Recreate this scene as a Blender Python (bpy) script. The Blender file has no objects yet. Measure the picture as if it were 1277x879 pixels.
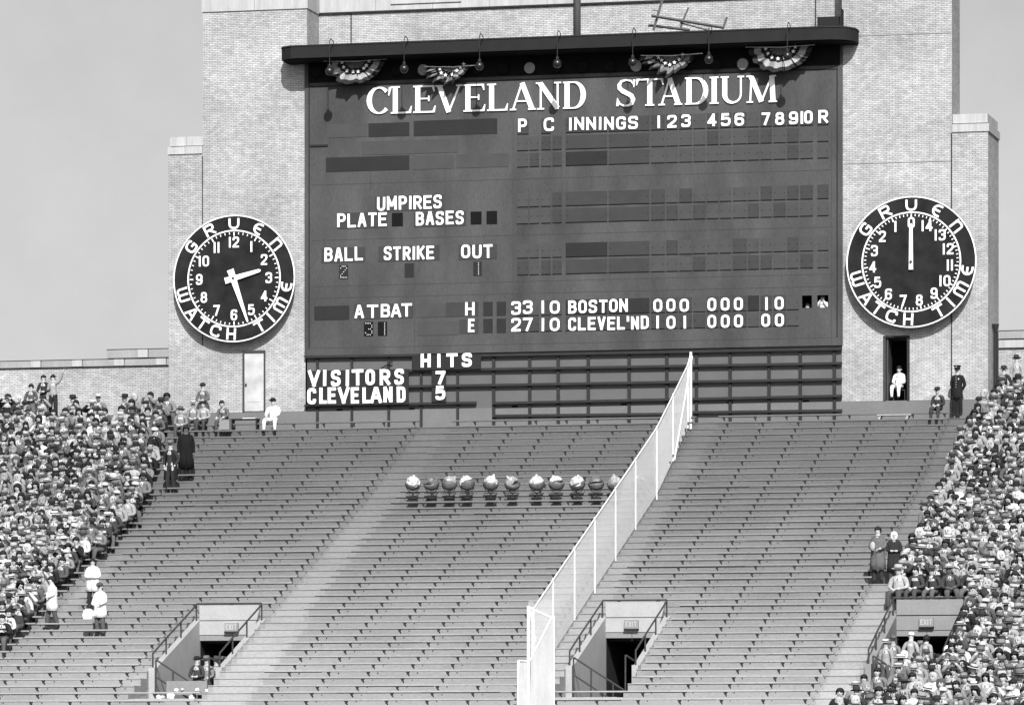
import bpy, bmesh, math, random
from mathutils import Vector, Matrix
from mathutils.bvhtree import BVHTree
random.seed(48)
sc = bpy.context.scene
COL = sc.collection
R = math.radians
# ------------------------------------------------------------------ camera
F_PX, TH, CX0, YH, DIST, ZC = 6200.0, R(13.8), 638.5, 960.0, 178.0, 6.0
CAMX = DIST*math.tan(TH)
cs, sn = math.cos(TH), math.sin(TH)
cam = bpy.data.cameras.new('camera'); camo = bpy.data.objects.new('camera', cam); COL.objects.link(camo)
camo.location = (CAMX, -DIST, ZC); camo.rotation_euler = (R(90), 0, TH)
cam.sensor_width = 36; cam.lens = F_PX/1277*36; cam.shift_y = (YH-439.5)/1277
cam.clip_start = 1; cam.clip_end = 5000
sc.camera = camo
# ------------------------------------------------------------------ light
SUN = Vector((-.317, 1, -.745)).normalized()
w = bpy.data.worlds.new('World'); sc.world = w; w.use_nodes = True
nt = w.node_tree; nt.nodes.clear()
sky = nt.nodes.new('ShaderNodeTexSky'); sky.sky_type = 'NISHITA'; sky.sun_disc = False
sky.sun_elevation = math.asin(-SUN.z); sky.sun_rotation = math.atan2(-SUN.x, -SUN.y)
sky.air_density = 1.0; sky.dust_density = 2.0
bw = nt.nodes.new('ShaderNodeRGBToBW'); bg = nt.nodes.new('ShaderNodeBackground'); wo = nt.nodes.new('ShaderNodeOutputWorld')
bg.inputs[1].default_value = .12
nt.links.new(sky.outputs[0], bw.inputs[0]); # thin high overcast: faint mottling
tcw = nt.nodes.new('ShaderNodeTexCoord'); nz = nt.nodes.new('ShaderNodeTexNoise'); nz.inputs['Scale'].default_value = 14; nz.inputs['Detail'].default_value = 9; nz.inputs['Roughness'].default_value = .62
mr = nt.nodes.new('ShaderNodeMapRange'); mr.inputs['From Min'].default_value = .3; mr.inputs['From Max'].default_value = .7; mr.inputs['To Min'].default_value = .90; mr.inputs['To Max'].default_value = 1.08
mu = nt.nodes.new('ShaderNodeMath'); mu.operation = 'MULTIPLY'; nt.links.new(tcw.outputs['Generated'], nz.inputs['Vector']); nt.links.new(nz.outputs[0], mr.inputs[0]); nt.links.new(mr.outputs[0], mu.inputs[0]); nt.links.new(bw.outputs[0], mu.inputs[1])
nt.links.new(mu.outputs[0], bg.inputs[0]); nt.links.new(bg.outputs[0], wo.inputs[0])
sl = bpy.data.lights.new('sun', 'SUN'); sl.energy = 5.0; sl.angle = R(.5); sl.color = (1, 1, 1)
slo = bpy.data.objects.new('sun', sl); COL.objects.link(slo); slo.rotation_euler = SUN.to_track_quat('-Z', 'Y').to_euler()
vs = sc.view_settings; vs.view_transform = 'Standard'; vs.look = 'None'; vs.exposure = 0.12; vs.gamma = 1

# ------------------------------------------------------------------ helpers
def W(px, py, Y=0.0):                       # point of the plane y=Y seen at photo pixel (px,py)
    u = (px-CX0)/F_PX; k = (Y+DIST)/(cs+u*sn)
    return Vector((CAMX+k*(-sn+u*cs), Y, ZC+k*(YH-py)/F_PX))
def WX(px, Y=0.0): return W(px, 0, Y).x
def P(X, Y, Z):
    rx, ry = X-CAMX, Y+DIST; dep = -rx*sn+ry*cs
    return (CX0+F_PX*(rx*cs+ry*sn)/dep, YH-F_PX*(Z-ZC)/dep)
def sock(n, *names):
    for s in names:
        if s in n.inputs: return n.inputs[s]
MATS = {}
def mat(name, v, rough=.8, var=.12, scale=3.0, bump=0.0, bscale=30., src='v', metal=0., spec=.12, fine=.10, stretch=(1,1,1)):
    """grey procedural paint / cloth / concrete; v = albedo. src: v value, obj = object colour, attr = mesh attribute"""
    if name in MATS: return MATS[name]
    m = bpy.data.materials.new(name); m.use_nodes = True; t = m.node_tree; N = t.nodes; L = t.links
    b = N['Principled BSDF']; b.inputs['Roughness'].default_value = rough; b.inputs['Metallic'].default_value = metal
    sock(b, 'Specular IOR Level').default_value = spec
    tc = N.new('ShaderNodeNewGeometry'); mp = N.new('ShaderNodeMapping'); mp.inputs['Scale'].default_value = stretch
    L.new(tc.outputs['Position'], mp.inputs[0])
    n1 = N.new('ShaderNodeTexNoise'); n1.inputs['Scale'].default_value = scale; n1.inputs['Detail'].default_value = 6
    n2 = N.new('ShaderNodeTexNoise'); n2.inputs['Scale'].default_value = 22; n2.inputs['Detail'].default_value = 3
    L.new(mp.outputs[0], n1.inputs['Vector']); L.new(mp.outputs[0], n2.inputs['Vector'])
    def mth(op, a, b_):
        q = N.new('ShaderNodeMath'); q.operation = op
        for i, x in enumerate((a, b_)):
            if isinstance(x, (int, float)): q.inputs[i].default_value = x
            else: L.new(x, q.inputs[i])
        return q.outputs[0]
    f1 = mth('ADD', mth('MULTIPLY', mth('SUBTRACT', n1.outputs[0], .5), var*4), 1.0)
    f2 = mth('ADD', mth('MULTIPLY', mth('SUBTRACT', n2.outputs[0], .5), fine*4), 1.0)
    f = mth('MAXIMUM', mth('MULTIPLY', f1, f2), .15)
    if src == 'obj':
        oi = N.new('ShaderNodeObjectInfo'); base = N.new('ShaderNodeRGBToBW'); L.new(oi.outputs['Color'], base.inputs[0]); base = mth('MULTIPLY', base.outputs[0], v)
    elif src == 'rand':
        oi = N.new('ShaderNodeObjectInfo'); base = mth('ADD', mth('MULTIPLY', oi.outputs['Random'], v), .02)
    elif src == 'attr':
        at = N.new('ShaderNodeAttribute'); at.attribute_name = 'tone'; base = at.outputs['Fac']
    else: base = v
    c = mth('MULTIPLY', f, base); L.new(c, b.inputs['Base Color'])
    if bump:
        n3 = N.new('ShaderNodeTexNoise'); n3.inputs['Scale'].default_value = bscale; L.new(mp.outputs[0], n3.inputs['Vector'])
        bp = N.new('ShaderNodeBump'); bp.inputs['Strength'].default_value = bump; bp.inputs['Distance'].default_value = .02
        L.new(n3.outputs[0], bp.inputs['Height']); L.new(bp.outputs[0], b.inputs['Normal'])
    MATS[name] = m; m['_c'] = 0
    return m
def brick_mat():
    m = bpy.data.materials.new('brick'); m.use_nodes = True; t = m.node_tree; N = t.nodes; L = t.links
    b = N['Principled BSDF']; b.inputs['Roughness'].default_value = .85; sock(b, 'Specular IOR Level').default_value = .2
    g = N.new('ShaderNodeNewGeometry'); s = N.new('ShaderNodeSeparateXYZ'); L.new(g.outputs['Position'], s.inputs[0])
    a = N.new('ShaderNodeMath'); a.operation = 'ADD'; L.new(s.outputs[0], a.inputs[0]); L.new(s.outputs[1], a.inputs[1])
    c = N.new('ShaderNodeCombineXYZ'); L.new(a.outputs[0], c.inputs[0]); L.new(s.outputs[2], c.inputs[1])
    br = N.new('ShaderNodeTexBrick'); L.new(c.outputs[0], br.inputs['Vector']); br.inputs['Scale'].default_value = 1
    br.inputs['Brick Width'].default_value = .21; br.inputs['Row Height'].default_value = .067
    br.inputs['Mortar Size'].default_value = .007; br.inputs['Mortar Smooth'].default_value = .2; br.inputs['Bias'].default_value = .1
    br.inputs['Color1'].default_value = (.66,)*3+(1,); br.inputs['Color2'].default_value = (.51,)*3+(1,); br.inputs['Mortar'].default_value = (.22,)*3+(1,)
    n1 = N.new('ShaderNodeTexNoise'); n1.inputs['Scale'].default_value = .35; n1.inputs['Detail'].default_value = 7
    n2 = N.new('ShaderNodeTexNoise'); n2.inputs['Scale'].default_value = 4; n2.inputs['Detail'].default_value = 4
    L.new(c.outputs[0], n1.inputs['Vector'])
    mp = N.new('ShaderNodeMapping'); mp.inputs['Scale'].default_value = (1.1, 1.0, 1); L.new(c.outputs[0], mp.inputs[0]); L.new(mp.outputs[0], n2.inputs['Vector'])
    r1 = N.new('ShaderNodeMapRange'); r1.inputs['From Min'].default_value = .3; r1.inputs['From Max'].default_value = .7; r1.inputs['To Min'].default_value = .74; r1.inputs['To Max'].default_value = 1.12
    r2 = N.new('ShaderNodeMapRange'); r2.inputs['From Min'].default_value = .3; r2.inputs['From Max'].default_value = .7; r2.inputs['To Min'].default_value = .86; r2.inputs['To Max'].default_value = 1.16
    L.new(n1.outputs[0], r1.inputs[0]); L.new(n2.outputs[0], r2.inputs[0])
    q = N.new('ShaderNodeMath'); q.operation = 'MULTIPLY'; L.new(r1.outputs[0], q.inputs[0]); L.new(r2.outputs[0], q.inputs[1])
    rb = N.new('ShaderNodeRGBToBW'); L.new(br.outputs['Color'], rb.inputs[0])
    q2 = N.new('ShaderNodeMath'); q2.operation = 'MULTIPLY'; L.new(rb.outputs[0], q2.inputs[0]); L.new(q.outputs[0], q2.inputs[1])
    q3 = N.new('ShaderNodeMath'); q3.operation = 'MULTIPLY'; L.new(q2.outputs[0], q3.inputs[0]); q3.inputs[1].default_value = .78
    L.new(q3.outputs[0], b.inputs['Base Color'])
    bp = N.new('ShaderNodeBump'); bp.inputs['Strength'].default_value = .7; bp.inputs['Distance'].default_value = .012; bp.invert = True
    L.new(br.outputs['Fac'], bp.inputs['Height']); L.new(bp.outputs[0], b.inputs['Normal'])
    return m
BRICK = brick_mat()

class MB:                                    # collects shapes for one mesh
    def __init__(s): s.v = []; s.f = []; s.m = []
    def poly(s, pts, mi=0):
        n = len(s.v); s.v += [tuple(p) for p in pts]; s.f.append(tuple(range(n, n+len(pts)))); s.m.append(mi)
    def box(s, x0, x1, y0, y1, z0, z1, mi=0):
        n = len(s.v)
        s.v += [(x, y, z) for z in (z0, z1) for y in (y0, y1) for x in (x0, x1)]
        for q in ((0,2,3,1), (4,5,7,6), (0,1,5,4), (2,6,7,3), (0,4,6,2), (1,3,7,5)):
            s.f.append(tuple(n+i for i in q)); s.m.append(mi)
    def tube(s, a, b, r, n=6, mi=0, r2=None, cap=True):
        a, b = Vector(a), Vector(b); d = (b-a)
        if d.length < 1e-6: return
        d.normalize(); u = d.cross(Vector((0, 0, 1)) if abs(d.z) < .9 else Vector((1, 0, 0))).normalized(); v = d.cross(u)
        k = len(s.v); r2 = r if r2 is None else r2
        for c_, rr in ((a, r), (b, r2)):
            for i in range(n):
                t = 2*math.pi*i/n; s.v.append(tuple(c_+u*(rr*math.cos(t))+v*(rr*math.sin(t))))
        for i in range(n):
            j = (i+1) % n; s.f.append((k+i, k+j, k+n+j, k+n+i)); s.m.append(mi)
        if cap:
            s.f.append(tuple(k+i for i in range(n))[::-1]); s.m.append(mi); s.f.append(tuple(k+n+i for i in range(n))); s.m.append(mi)
    def path(s, pts, r, n=6, mi=0):
        for a, b in zip(pts, pts[1:]): s.tube(a, b, r, n, mi)
    def rings(s, rs, mi=0, cap=True, n=None):   # list of rings (equal length point lists)
        k = len(s.v); n = len(rs[0])
        for r_ in rs: s.v += [tuple(p) for p in r_]
        for a in range(len(rs)-1):
            for i in range(n):
                j = (i+1) % n; s.f.append((k+a*n+i, k+a*n+j, k+(a+1)*n+j, k+(a+1)*n+i)); s.m.append(mi)
        if cap:
            s.f.append(tuple(k+i for i in range(n))[::-1]); s.m.append(mi); o = k+(len(rs)-1)*n; s.f.append(tuple(o+i for i in range(n))); s.m.append(mi)
    def lathe(s, c, prof, n=16, mi=0, sx=1, sy=1, cap=True):  # prof: (r,z)
        s.rings([[(c[0]+sx*r*math.cos(2*math.pi*i/n), c[1]+sy*r*math.sin(2*math.pi*i/n), c[2]+z) for i in range(n)] for r, z in prof], mi, cap)
    def sphere(s, c, r, n=12, m=8, mi=0, sx=1, sy=1, sz=1):
        s.rings([[(c[0]+sx*r*math.sin(math.pi*a/m)*math.cos(2*math.pi*i/n), c[1]+sy*r*math.sin(math.pi*a/m)*math.sin(2*math.pi*i/n), c[2]-sz*r*math.cos(math.pi*a/m)) for i in range(n)]
                 for a in ([.15]+list(range(1, m))+[m-.15])], mi)
    def mesh(s, name, mats, smooth=False):
        me = bpy.data.meshes.new(name); me.from_pydata(s.v, [], s.f)
        for m in mats if isinstance(mats, (list, tuple)) else [mats]: me.materials.append(m)
        if any(s.m): me.polygons.foreach_set('material_index', s.m)
        if smooth: me.polygons.foreach_set('use_smooth', [True]*len(s.f))
        bm = bmesh.new(); bm.from_mesh(me); bmesh.ops.recalc_face_normals(bm, faces=bm.faces); bm.to_mesh(me); bm.free()
        me.update(); return me
def link(name, me, parent=None, loc=(0, 0, 0), rot=(0, 0, 0), **k):
    o = bpy.data.objects.new(name, me); COL.objects.link(o); o.location = loc; o.rotation_euler = rot
    if parent is not None: o.parent = parent
    for a, b in k.items(): o[a] = b
    return o
def build(name, mb, mats, parent=None, smooth=False, loc=(0, 0, 0), rot=(0, 0, 0), **k):
    return link(name, mb.mesh(name, mats, smooth), parent, loc, rot, **k)
def thing(name, label, cat, loc=(0, 0, 0), group=None, rot=(0, 0, 0)):
    o = link(name, None, None, loc, rot, label=label, category=cat); o.empty_display_size = .2
    if group: o['group'] = group
    return o
ORD = 'first second third fourth fifth sixth seventh eighth ninth tenth eleventh twelfth thirteenth fourteenth fifteenth sixteenth seventeenth eighteenth nineteenth twentieth'.split()
def ordn(n):
    if n < 20: return ORD[n]
    t = {2: 'twenty', 3: 'thirty', 4: 'forty', 5: 'fifty'}[(n+1)//10]; r = (n+1) % 10
    return t+'-'+ORD[r-1] if r else {20: 'twentieth', 30: 'thirtieth', 40: 'fortieth', 50: 'fiftieth'}[n+1]

# ------------------------------------------------------------------ materials
M_BOARD = mat('board_paint', .068, .85, .34, .8, fine=.14, stretch=(1, 1, .35))
M_SLOT = mat('slot_paint', .045, .7, .10, 2.0)
M_SLOT2 = mat('slot_paint_dark', .026, .85, .10, 2.0)
M_SLOT3 = mat('slot_paint_mid', .060, .7, .10, 2.0)
M_BLACK = mat('black_void', .008, .9, .1, 2)
M_WHITE = mat('white_paint', .86, .6, .03, 4, fine=.02)
M_LETTER = mat('letter_paint', .92, .6, .02, 4, fine=.02)
M_CLOCK = mat('clock_face_paint', .016, .7, .55, 1.8, spec=.12, fine=.15)
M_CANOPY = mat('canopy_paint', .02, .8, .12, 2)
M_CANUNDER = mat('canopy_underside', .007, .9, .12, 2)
M_COPE = mat('coping_stone', .41, .85, .16, 3.0, stretch=(1.4, 1, .12))
M_BASE = mat('base_concrete', .16, .9, .07, 1.2)
M_WOODD = mat('scaffold_timber', .032, .8, .15, 3)
M_METAL = mat('rail_metal', .055, .6, .1, 5)
M_CONC = mat('parapet_concrete', .38, .9, .07, 2.0, bump=.2)
M_CONCD = mat('parapet_concrete_dull', .24, .9, .07, 2.0, bump=.2)
M_FENCE = mat('fence_white', .8, .6, .03, 4, fine=.02)
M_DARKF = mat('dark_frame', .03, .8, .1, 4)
M_SKIN = mat('skin', .48, .6, .05, 8, fine=.04)
M_SKIND = mat('skin_dark', .12, .6, .05, 8)
M_HAIR = mat('hair', .022, .6, .2, 20)
M_COAT = mat('coat_cloth', 1.0, .95, .14, 5, src='obj', fine=.16, bump=1.0, bscale=11)
M_TROU = mat('trouser_cloth', .11, .95, .12, 5, src='rand', fine=.12)
M_LOWW = mat('lower_wall_paint', .115, .85, .10, 1.0)
M_SHOE = mat('shoe_leather', .02, .5, .1, 5)
M_HAT = mat('hat_felt', 1.0, .9, .10, 8, src='obj')
M_SHIRT = mat('shirt_cloth', .55, .9, .05, 8)
M_ATTR = mat('crowd_cloth', 1, .9, .14, 6, src='attr', fine=.16, bump=.9, bscale=11)
M_GLOSS = mat('lamp_glass_dark', .014, .3, .15, 6, spec=.6)
M_PAPER = mat('paper', .8, .9, .04, 5)

# terrace, planks: dodged brightness put into the colour, darker above, paler low down
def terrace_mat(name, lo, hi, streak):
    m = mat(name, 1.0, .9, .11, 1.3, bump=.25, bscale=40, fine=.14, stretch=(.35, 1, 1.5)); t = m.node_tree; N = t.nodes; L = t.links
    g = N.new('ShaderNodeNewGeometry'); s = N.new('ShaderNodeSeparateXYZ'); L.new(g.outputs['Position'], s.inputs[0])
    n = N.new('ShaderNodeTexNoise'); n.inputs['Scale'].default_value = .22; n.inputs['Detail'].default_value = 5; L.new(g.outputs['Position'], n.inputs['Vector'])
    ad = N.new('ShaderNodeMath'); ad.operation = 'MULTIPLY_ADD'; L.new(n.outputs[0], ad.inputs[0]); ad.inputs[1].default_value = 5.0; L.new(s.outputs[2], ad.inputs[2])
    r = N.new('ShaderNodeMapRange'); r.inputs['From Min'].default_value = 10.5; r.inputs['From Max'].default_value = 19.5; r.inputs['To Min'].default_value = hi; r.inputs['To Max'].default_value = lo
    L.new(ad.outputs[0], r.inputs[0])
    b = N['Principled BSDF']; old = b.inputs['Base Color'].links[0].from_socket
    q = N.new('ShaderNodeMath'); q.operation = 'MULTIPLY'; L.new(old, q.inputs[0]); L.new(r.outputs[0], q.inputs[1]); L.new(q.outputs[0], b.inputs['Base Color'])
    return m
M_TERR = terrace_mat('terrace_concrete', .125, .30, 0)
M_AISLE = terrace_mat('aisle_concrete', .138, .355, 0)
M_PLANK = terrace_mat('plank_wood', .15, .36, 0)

# ------------------------------------------------------------------ bleacher profile
TR = .64; NR = 50
def zl(k): return 18.79-.2715*k if k <= 10 else (16.075-.2385*(k-10) if k <= 30 else 11.305-.2405*(k-30))
def zt(k): return (zl(k)-.20) if k >= 0 else 18.70      # tread under plank k
def zo(k): return (zl(k)-.38) if k >= 0 else 18.68
def ry(k): return -(1.0+TR*k)
def fe(k): return ry(k)-.33-.11               # front edge of tread k
VOMS = [(-5.75, -3.3), (8.02, 10.35), (17.55, 20.1)]; VK0, VK1 = 31, 41
XL, XR = -22.0, 26.5
def stepgeo():
    mb = MB()
    for k in range(-1, NR):
        if k < 0: continue
        yb = 0.0 if k == 0 else fe(k-1); yf = fe(k)
        spans = [(XL, XR)]
        if VK0 <= k <= VK1:
            spans = []; x = XL
            for a, b in VOMS: spans.append((x, a)); x = b
            spans.append((x, XR))
        ais = [(-10.8, -10.25)] if 21 <= k <= 30 else []
        ais += [(-3.12, -2.0 if k <= 30 else -1.66), (7.3, 8.02), (16.52, 17.42)]
        for a, b in spans:
            cuts = [a]+[c for q in ais for c in q if a < c < b]+[b]
            for c0, c1 in zip(cuts, cuts[1:]):
                mi = 1 if any(q[0] <= (c0+c1)/2 <= q[1] for q in ais) else 0
                mb.box(c0, c1, yf, yb, zt(k)-.55, zt(k), mi); mb.box(c0+.002, c1-.002, yf-.025, yf-.0005, zt(k)-.035, zt(k)-.002, mi)
    return mb
# ground and terrace
g = MB(); g.poly([(-1500, -1500, 0), (1500, -1500, 0), (1500, 1500, 0), (-1500, 1500, 0)])
build('ground', g, mat('grass_field', .06, .95, .15, .3), kind='structure')
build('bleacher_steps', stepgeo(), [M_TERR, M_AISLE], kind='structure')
g = MB(); g.box(XL, XR, fe(NR-1)-.3, fe(NR-1)-.004, 0, zt(NR-1)+.9)
build('bleacher_front_wall', g, M_CONC, kind='structure')
g = MB(); g.box(XL, XR, -.02, 2.2, 15, 19.36); build('terrace_backfill', g, M_BASE, kind='structure')

# ------------------------------------------------------------------ benches
A0 = (-10.95, -9.9); A1 = (-3.15, -1.98); A2 = (7.42, 8.05); A3 = (16.5, 17.35)
bench_meshes = {}
def bench(x0, x1, k, place):
    L_ = round(x1-x0, 2); key = (L_, k == 0, k % 8)
    if key not in bench_meshes:
        rnd = random.Random(int(L_*100)+k*31)
        s = MB(); x = 0
        while x < L_-.05:                         # planks butt jointed
            ln = min(3.9, L_-x)
            if L_-x-ln < .6: ln = L_-x
            s.box(x+.004, x+ln-.004, -.14, .12, -.045, rnd.uniform(-.004, .004)); x += ln
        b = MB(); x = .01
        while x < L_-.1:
            x2 = min(L_-.01, x+rnd.uniform(.5, 4)); b.box(x, x2, -.137, -.11, -.046-rnd.choice([.002, .008, .015, .02, .03]), -.0455); x = x2+.002  # dark strip added under the plank front to deepen its shadow line
        sp = 1.15 if k == 0 else 1.3; xx = L_-.2
        while xx > .08:
            for dx in (-.022, .022):
                pass
            b.rings([[(xx-.07, y, -.046), (xx+.07, y, -.046), (xx+.012, y, -.165), (xx-.012, y, -.165)] for y in (-.144, -.10)])
            b.box(xx-.012, xx+.012, -.02, .03, -.2, -.14)
            b.box(xx+.13, xx+.16, -.125, -.10, -.34, -.31); b.box(xx+.09, xx+.115, -.125, -.10, -.27, -.245)
            xx -= sp
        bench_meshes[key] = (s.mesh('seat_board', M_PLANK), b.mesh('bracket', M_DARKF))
    sm, bm_ = bench_meshes[key]
    o = thing('bleacher_bench', 'empty grey plank bench, '+ordn(k)+' row from the top, '+place, 'bench', (x0, ry(k)-.33+random.uniform(-.015, .015), zl(k)+.04+random.uniform(-.014, .014)), 'plank benches of the bleachers')
    o.rotation_euler = (0, random.uniform(-.0012, .0012), 0)
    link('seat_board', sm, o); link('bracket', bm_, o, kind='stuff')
for x0, x1, pl in ((-21.5, -13.2, 'against the left brick parapet'), (18.0, 25.6, 'against the right brick parapet')):
    o = thing('wall_bench', 'grey plank bench standing '+pl, 'bench', (x0, -.45, zt(-1)+.4)); m_ = MB(); m_.box(0, x1-x0, -.14, .12, -.045, 0); build('seat_board', m_, M_PLANK, o)
    q = .3
    while q < x1-x0: m_ = MB(); m_.box(q-.02, q+.02, -.1, .1, -.42, -.046); build('leg', m_, M_DARKF, o); q += 1.9
for k in range(NR):
    vk = VK0-1 <= k <= VK1
    for x0, x1, pl in ((-21.5, -10.85, 'left of the leftmost aisle'), (-10.2 if 21 <= k <= 30 else -10.8, VOMS[0][0]-.25 if vk else A1[0], 'between the two left aisles'),
                       ((-1.63 if k > 30 else A1[1]), 7.2, 'between middle aisle and white fence'),
                       (VOMS[1][1]+.3 if vk else A2[1], A3[0], 'right of the white fence'), (VOMS[2][1]+.3 if vk else A3[1], 25.6, 'under the right crowd')):
        bench(x0, x1, k, pl)

# ------------------------------------------------------------------ brick building
bld = thing('scoreboard_building', 'tall pale brick scoreboard building with stepped wings behind the bleachers', 'building', (2, 2, 15))
def wpart(name, mb, m, par=bld, **k):
    o = build(name, mb, m, par, **k); o.matrix_parent_inverse = Matrix.Translation(-Vector(par.location)); return o
XA, XB, XC_, XD = WX(253), WX(383), WX(1050), WX(1187)
XW0, XW1 = WX(210), WX(1232)
ZT = W(318, 13.5).z
ZB = 19.36
d1 = (W(1103, 460).x, W(1133, 460).x, W(1118, 421).z)     # dark doorway
m_ = MB()
m_.box(XA, XB, 0, 4, ZB-.02, ZT)
wpart('brick_wall', m_, BRICK)
m_ = MB(); m_.box(XW0, XA-.003, .03, 2.7, ZB-.02, W(230, 192.5).z); wpart('brick_wall', m_, BRICK)
m_ = MB()
m_.box(XC_, d1[0], 0, 1.9, ZB-.02, ZT); m_.box(d1[1], XD, 0, 1.9, ZB-.02, ZT); m_.box(d1[0], d1[1], 0, 1.9, d1[2], ZT); m_.box(d1[0], d1[1], 1.7, 1.9, ZB-.02, d1[2])
wpart('brick_wall', m_, BRICK)
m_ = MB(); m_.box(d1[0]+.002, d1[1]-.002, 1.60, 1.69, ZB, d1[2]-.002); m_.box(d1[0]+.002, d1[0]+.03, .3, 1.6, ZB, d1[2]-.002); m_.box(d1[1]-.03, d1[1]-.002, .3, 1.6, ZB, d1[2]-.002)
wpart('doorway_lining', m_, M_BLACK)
m_ = MB(); m_.box(XD+.003, XW1, .03, 2.7, ZB-.02, W(1210, 164.5).z); wpart('brick_wall', m_, BRICK)
zr = W(715, 7, 1.6).z
m_ = MB(); m_.box(XB+.003, XC_-.003, 1.6, 4, W(700, 60, 1.6).z-3, zr); wpart('brick_wall', m_, BRICK)
# copings: stone blocks with joints
def coping(x0, x1, y0, y1, z0, z1, step=1.5, over=.05):
    n = max(1, round((x1-x0)/step)); s = (x1-x0)/n
    for i in range(n):
        b = MB(); b.box(x0+i*s+.006, x0+(i+1)*s-.006, y0-over, y1, z0+.004, z1+random.uniform(-.006, .006)); wpart('coping_stone', b, M_COPE)
coping(XA-.04, XB+.04, 0, 4, ZT, ZT+1.6, 1.9)
coping(XC_-.04, XD+.04, 0, 1.9, ZT, ZT+1.6, 1.9)
zcb = W(230, 182).z
coping(XW0-.03, XA-.01, .03, 2.7, W(230, 192.5).z, zcb-.03, .7); coping(XW0+.03, XA-.01, .08, 2.7, zcb, W(230, 170.5).z, .7, 0)
z1 = W(1210, 164.5).z; z2 = W(1210, 153.5).z
coping(XD+.01, XW1+.05, .03, 2.75, z1, z2-.03, 2); coping(XD+.01, XW1-.02, .08, 2.65, z2, W(1210, 142).z, 1.6, 0)
m_ = MB(); m_.box(XD+.012, XW1-.05, .14, 2.6, z2-.035, z2+.006); m_.box(XW0+.07, XA-.012, .14, 2.6, zcb-.035, zcb+.006); wpart('coping_joint', m_, M_DARKF)
# recess top: thin dark ledge, concrete band, gutter boxes
m_ = MB(); m_.box(XB+.01, XC_-.01, 1.50, 1.62, zr, zr+.06); wpart('ledge', m_, M_DARKF)
x = XB+.02
while x < XC_-.3:
    b = MB(); x2 = min(x+2.2, XC_-.02); b.box(x, x2-.012, 1.56, 3, zr+.06, zr+1.2); wpart('parapet_panel', b, M_COPE); x = x2
b = MB(); b.box(WX(487, 1.5), WX(575, 1.5), 1.5, 1.555, W(530, 4, 1.5).z, W(530, -20, 1.5).z); wpart('parapet_ledge', b, M_COPE)
# expansion joints and stains on the brick
m_ = MB()
for px, y0, y1 in ((252.6, 195, 430), (1186.4, 166, 500)):
    a, b = W(px, y1), W(px, y0); m_.box(a.x-.015, a.x+.02, -.012, .02, a.z, b.z)
for px in (438, 1017):
    a = W(px, 14, 1.6); m_.box(a.x-.02, a.x+.02, 1.58, 1.6, a.z-3, zr)
wpart('expansion_joint', m_, M_DARKF)
for (xa, ya, xb, yb) in ((1066, 45, 1186, 42), (1052, 205, 1186, 201)):
    m_ = MB(); a, b = W(xa, ya), W(xb, yb); m_.box(a.x, b.x, -.008, .02, (a.z+b.z)/2-.012, (a.z+b.z)/2+.012); wpart('ledge', m_, M_BASE)
# drain pipes on the right wing corner
m_ = MB()
for px in (1235.5, 1239):
    a, b = W(px, 500, 1.0), W(px, 411, 1.0); m_.tube((XW1+.1, a.y+(px-1235)*.15, a.z-.5), (XW1+.1, a.y+(px-1235)*.15, b.z), .05)
a = W(1236.5, 408, 1.0); m_.lathe((XW1+.12, 1.05, a.z), [(.04, -.22), (.13, .06), (.13, .12)], 8)
wpart('drain_pipe', m_, M_DARKF)
# metal pole rising behind the canopy
a = W(720, 60, 1.2); pole = thing('flag_pole', 'dark vertical pole rising behind the canopy above the word Cleveland', 'pole', (a.x, a.y, a.z-.6))
m_ = MB(); m_.tube((0, 0, 0), (0, 0, 3.4), .13, 12); build('pole_shaft', m_, M_METAL, pole, True)
m_ = MB(); m_.box(-.22, .22, -.22, .22, -.05, .1); build('pole_foot', m_, M_METAL, pole)

# left and right parapet walls
def parapet(x0, x1, zline, steps, lab, dz0=.30):
    t = thing('parapet_wall', lab, 'wall', (x0, 2, 18))
    m = MB(); m.box(x0, x1, 2.0, 2.4, 17.8, zline); wpart('brick_wall', m, BRICK, t)
    m = MB(); m.box(x0, x1, 1.96, 2.44, zline, zline+.045); wpart('ledge', m, M_DARKF, t)
    for a, b, z0, z1, big in steps:
        x = a; i = 0
        while x < b-.2:
            wd = (1.25 if i % 2 == 0 else .42) if big else 1.15
            x2 = min(b, x+wd); m = MB(); pr = .06 if (big and i % 2 == 1) else 0
            m.box(x+.012, x2-.012, 1.98-pr, 2.42, z0+.01, z1); wpart('coping_stone', m, M_COPE if pr or not big else MATS['base_light'], t); x = x2; i += 1
        m = MB(); m.box(a, b, 1.985, 2.43, z1-.004, z1+.035); wpart('ledge', m, M_DARKF, t)
mat('base_light', .30, .85, .12, 1.2, stretch=(1, 1, .3))
zl_ = W(100, 459, 2).z
parapet(-24, XW0+.0, zl_, [(-24, XW0, zl_+.05, W(60, 450, 2).z, True), (W(133, 450, 2).x, XW0, W(60, 450, 2).z+.045, W(170, 436, 2).z, True)], 'low pale brick parapet with stone coping at left behind the crowd')
parapet(XW1+.1, 28, zl_, [(XW1+.1, 28, zl_+.05, W(1260, 424, 2).z, False), (XW1+.1, 28, W(1260, 424, 2).z+.045, W(1260, 413, 2).z, True)], 'low brick parapet with stepped stone coping at the far right edge')

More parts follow.
